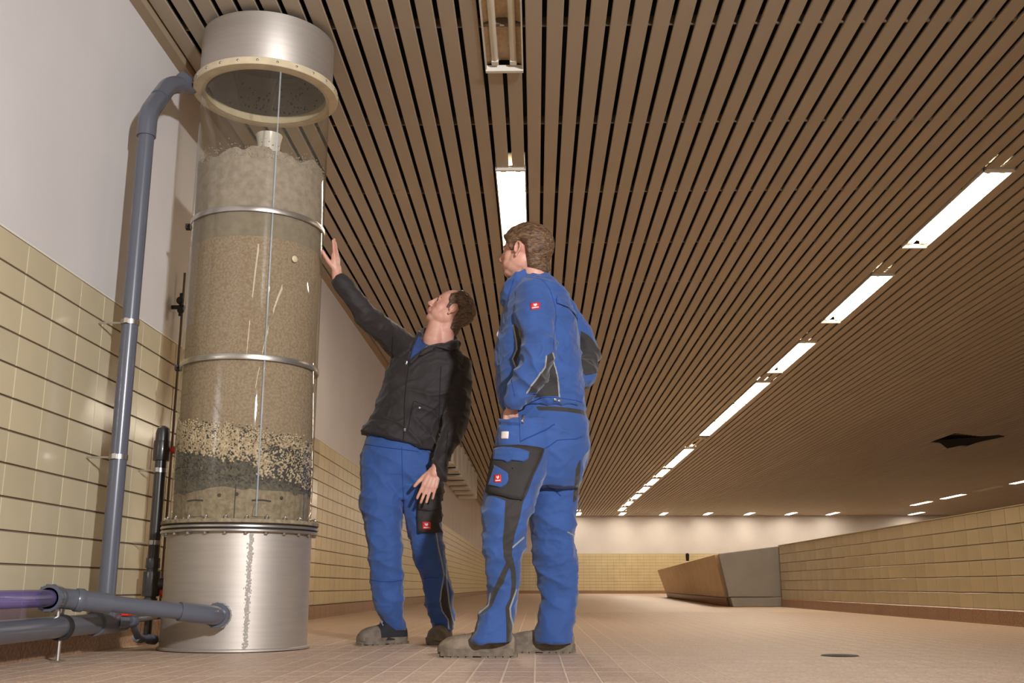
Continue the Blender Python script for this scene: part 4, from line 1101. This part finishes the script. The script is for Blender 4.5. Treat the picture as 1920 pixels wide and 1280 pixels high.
add_hand(bd, at(631, 510, 5.10), (-.07, .03, 1), (1, -.16, .06), -1, (.03, .03, .05, .08), .025, (.72, .55), 1.02, .35)
add_hand(bd, at(817, 880, 5.285), (-.34, -.14, -1), (.10, -1, .15), 1, (.12, .14, .16, .2), .06, (.60, .10), 1.06, .35)
me = fuse(bd, VB, 6, 'body'); me.materials.append(M['skin']); me.materials.append(M['lip']); paint_lips(me, hm)
obj('body', me, lm); eyes(hm, lm, (1, .05, .05))
mask_l = poly_mask([(.018,.25),(.026,.095),(.050,.070),(.044,.036),(.032,.020),(.030,-.008),(.016,-.012),(.010,.016),(-.012,.033),(-.030,.014),(-.034,-.035),(-.05,-.085),(-.25,-.10),(-.25,.25)])
hair(me, hm, mask_l, 'hair', M['hair_dark'], lm, .011, 8, 75)
# jacket
jk = MB()
loft(jk, [(640, 792, 850, 5.50, .075), (655, 762, 862, 5.50, .11), (672, 735, 876, 5.50, .135), (700, 722, 877, 5.50, .15), (730, 714, 868, 5.50, .158), (765, 703, 850, 5.50, .158), (790, 692, 838, 5.50, .160), (815, 681, 829, 5.50, .165), (832, 678, 828, 5.5, .168), (840, 679, 828, 5.5, .165)], ex=2.3)
limb(jk, [at(757, 650, 5.46), at(738, 636, 5.40), at(710, 612, 5.27), at(684, 589, 5.18), at(660, 555, 5.13), at(638, 526, 5.105)], [.090, .082, .070, .062, .052, .046], 18)
limb(jk, [at(858, 690, 5.50), at(858, 730, 5.46), at(857, 775, 5.41), at(846, 812, 5.355), at(833, 842, 5.315), at(825, 862, 5.295)], [.086, .080, .074, .067, .057, .049], 18)
cr = [at(*p) for p in ((768, 676, 5.36), (777, 652, 5.38), (784, 630, 5.42), (795, 618, 5.50), (825, 620, 5.57), (852, 632, 5.52), (858, 645, 5.45), (836, 652, 5.38), (806, 655, 5.37), (786, 664, 5.355), (770, 680, 5.35))]
limb(jk, cr, [.014, .016, .017, .018, .020, .022, .022, .020, .017, .014, .012], 10)
me = fuse(jk, VX, 6, 'jacket')
def hem(x, y, z):
    e = 1.0
    if z > 1.35: e = .7
    return e
folds(me, .011, (5.5, 5.5, 8), .0006, hem, 12)
# slanting hem: the side under the raised arm rides up
a, n = arr(me); a[:, 2] += np.where(a[:, 2] < 1.15, (np.clip(-.64 - a[:, 0], -.2, .24)) * .40 * np.clip((1.15 - a[:, 2]) / .2, 0, 1) * (a[:, 0] < -.45), 0); setco(me, a)
panels(me, [], []); me.materials.append(M['softshell']); obj('jacket', me, lm); jb = bvh_of(me)
ts = applique('t_shirt', jb, [(785,628),(792,636),(806,644),(822,647),(842,646),(820,649),(800,655),(785,664),(770,678),(775,655)], 5.4, M['tshirt'], lm, .004, soft=9)
applique('collar_flap', jb, [(800,652),(822,645),(843,643),(858,633),(858,655),(846,658),(822,655),(803,660),(786,672)], 5.4, M['softshell'], lm, .014)
seam('zip', jb, [(769,679),(764,720),(760,765),(761,800),(758,836)], 5.4, M['softshell_seam'], lm, .003)
applique('zip_slider', jb, [(762,679),(766,679),(765,686),(761,686)], 5.4, M['silver'], lm, .007, rings=2, n=16)
applique('zip_slider', jb, [(760,806),(764,806),(764,812),(760,812)], 5.4, M['silver'], lm, .007, rings=2, n=16)
seam('pocket_seam', jb, [(777,755),(772,785),(766,812)], 5.4, M['softshell_seam'], lm, .0025)
seam('pocket_seam', jb, [(779,755),(800,763),(820,770)], 5.4, M['softshell_seam'], lm, .0022)
seam('seam', jb, [(742,640),(735,665),(730,690)], 5.4, M['softshell_seam'], lm, .0022)
seam('seam', jb, [(828,690),(826,725),(824,765),(822,800)], 5.4, M['softshell_seam'], lm, .0025)
seam('seam', jb, [(838,660),(855,672),(870,690)], 5.4, M['softshell_seam'], lm, .0022)
for q in ((706,824),(789,768),(823,812)):
    applique('toggle', jb, [(q[0]-2,q[1]-2),(q[0]+2,q[1]-2),(q[0]+2,q[1]+2),(q[0]-2,q[1]+2)], 5.4, M['silver'], lm, .006, rings=2, n=10)
# trousers
tr = MB()
loft(tr, [(808, 690, 812, 5.5, .125), (830, 683, 815, 5.5, .135), (860, 678, 818, 5.5, .145), (890, 676, 822, 5.5, .14), (920, 682, 820, 5.5, .115), (938, 695, 812, 5.5, .09)])
loft(tr, [(850, 677, 765, 5.5, .12), (900, 674, 757, 5.49, .125), (950, 676, 753, 5.47, .118), (1000, 686, 754, 5.46, .105), (1030, 690, 755, 5.45, .10), (1050, 692, 754, 5.45, .10), (1090, 693, 757, 5.47, .092),
          (1120, 697, 758, 5.48, .088), (1145, 703, 757, 5.50, .080), (1158, 712, 758, 5.52, .070), (1172, 722, 760, 5.54, .062), (1180, 727, 760, 5.55, .058)])
loft(tr, [(850, 745, 822, 5.5, .12), (900, 750, 830, 5.5, .125), (950, 757, 829, 5.51, .115), (1000, 765, 829, 5.53, .105), (1030, 773, 834, 5.53, .10), (1060, 780, 840, 5.54, .095), (1090, 791, 847, 5.56, .088),
          (1120, 796, 850, 5.58, .085), (1150, 800, 852, 5.59, .085), (1172, 809, 852, 5.60, .085), (1180, 811, 852, 5.60, .084)])
me = fuse(tr, VX, 6, 'trousers')
folds(me, .0095, (5, 5, 9.5), .0008, lambda x, y, z: .6 if z > .85 else 1.1, 21)
panels(me, [([(835,1091),(840,1110),(843,1130),(847,1150),(853,1165),(854,1186),(846,1182),(841,1160),(830,1142),(827,1128),(830,1108)], 5.55, 3, 7),
            ([(803,848),(822,852),(822,880),(818,880),(808,865)], 5.4, 3, 5.5)],
       [([(821,1000),(826,1030),(831,1055),(835,1078),(829,1108),(827,1126),(830,1144),(841,1161),(842,1180)], 5.55, 3, 7),
        ([(838,1055),(840,1096),(843,1130),(848,1155),(852,1170)], 5.55, 3, 7)])
me.materials.append(M['blue']); obj('trousers', me, lm); tb = bvh_of(me)
cp = applique('cargo_pocket', tb, [(786,912),(800,915),(825,905),(829,925),(831,955),(832,975),(829,992),(812,999),(785,998),(782,985),(783,950)], 5.4, M['black_cloth'], lm, .018, soft=4)
ho = bvh_of(cp.data)
applique('pocket_flap', ho, [(785,928),(810,932),(826,926),(828,952),(808,958),(785,955)], 5.4, M['black_cloth'], cp, .008)
logo(ho, (798, 984), 5.35, 8, 7, cp)
seam('seam', tb, [(755,840),(756,880),(756,930),(754,945)], 5.4, M['blue_seam'], lm, .0018)
seam('knee_seam', tb, [(694,1087),(715,1090),(738,1090),(756,1087)], 5.4, M['blue_seam'], lm, .0018)
seam('knee_seam', tb, [(790,1084),(805,1082),(822,1083)], 5.4, M['blue_seam'], lm, .0018)
seam('belt_edge', tb, [(684,832),(710,838),(745,843),(790,848)], 5.4, M['blue_seam'], lm, .0025)
shoe((-.680, 5.58, 0), (-.72, -.70, 0), .285, '', lm, M['shoe_dark'], M['toe_cap'], M['sole'], True, 1.0)
shoe((-.475, 5.70, 0), (-.12, -1, 0), .285, '', lm, M['shoe_dark'], M['toe_cap'], M['sole'], True, 1.02)
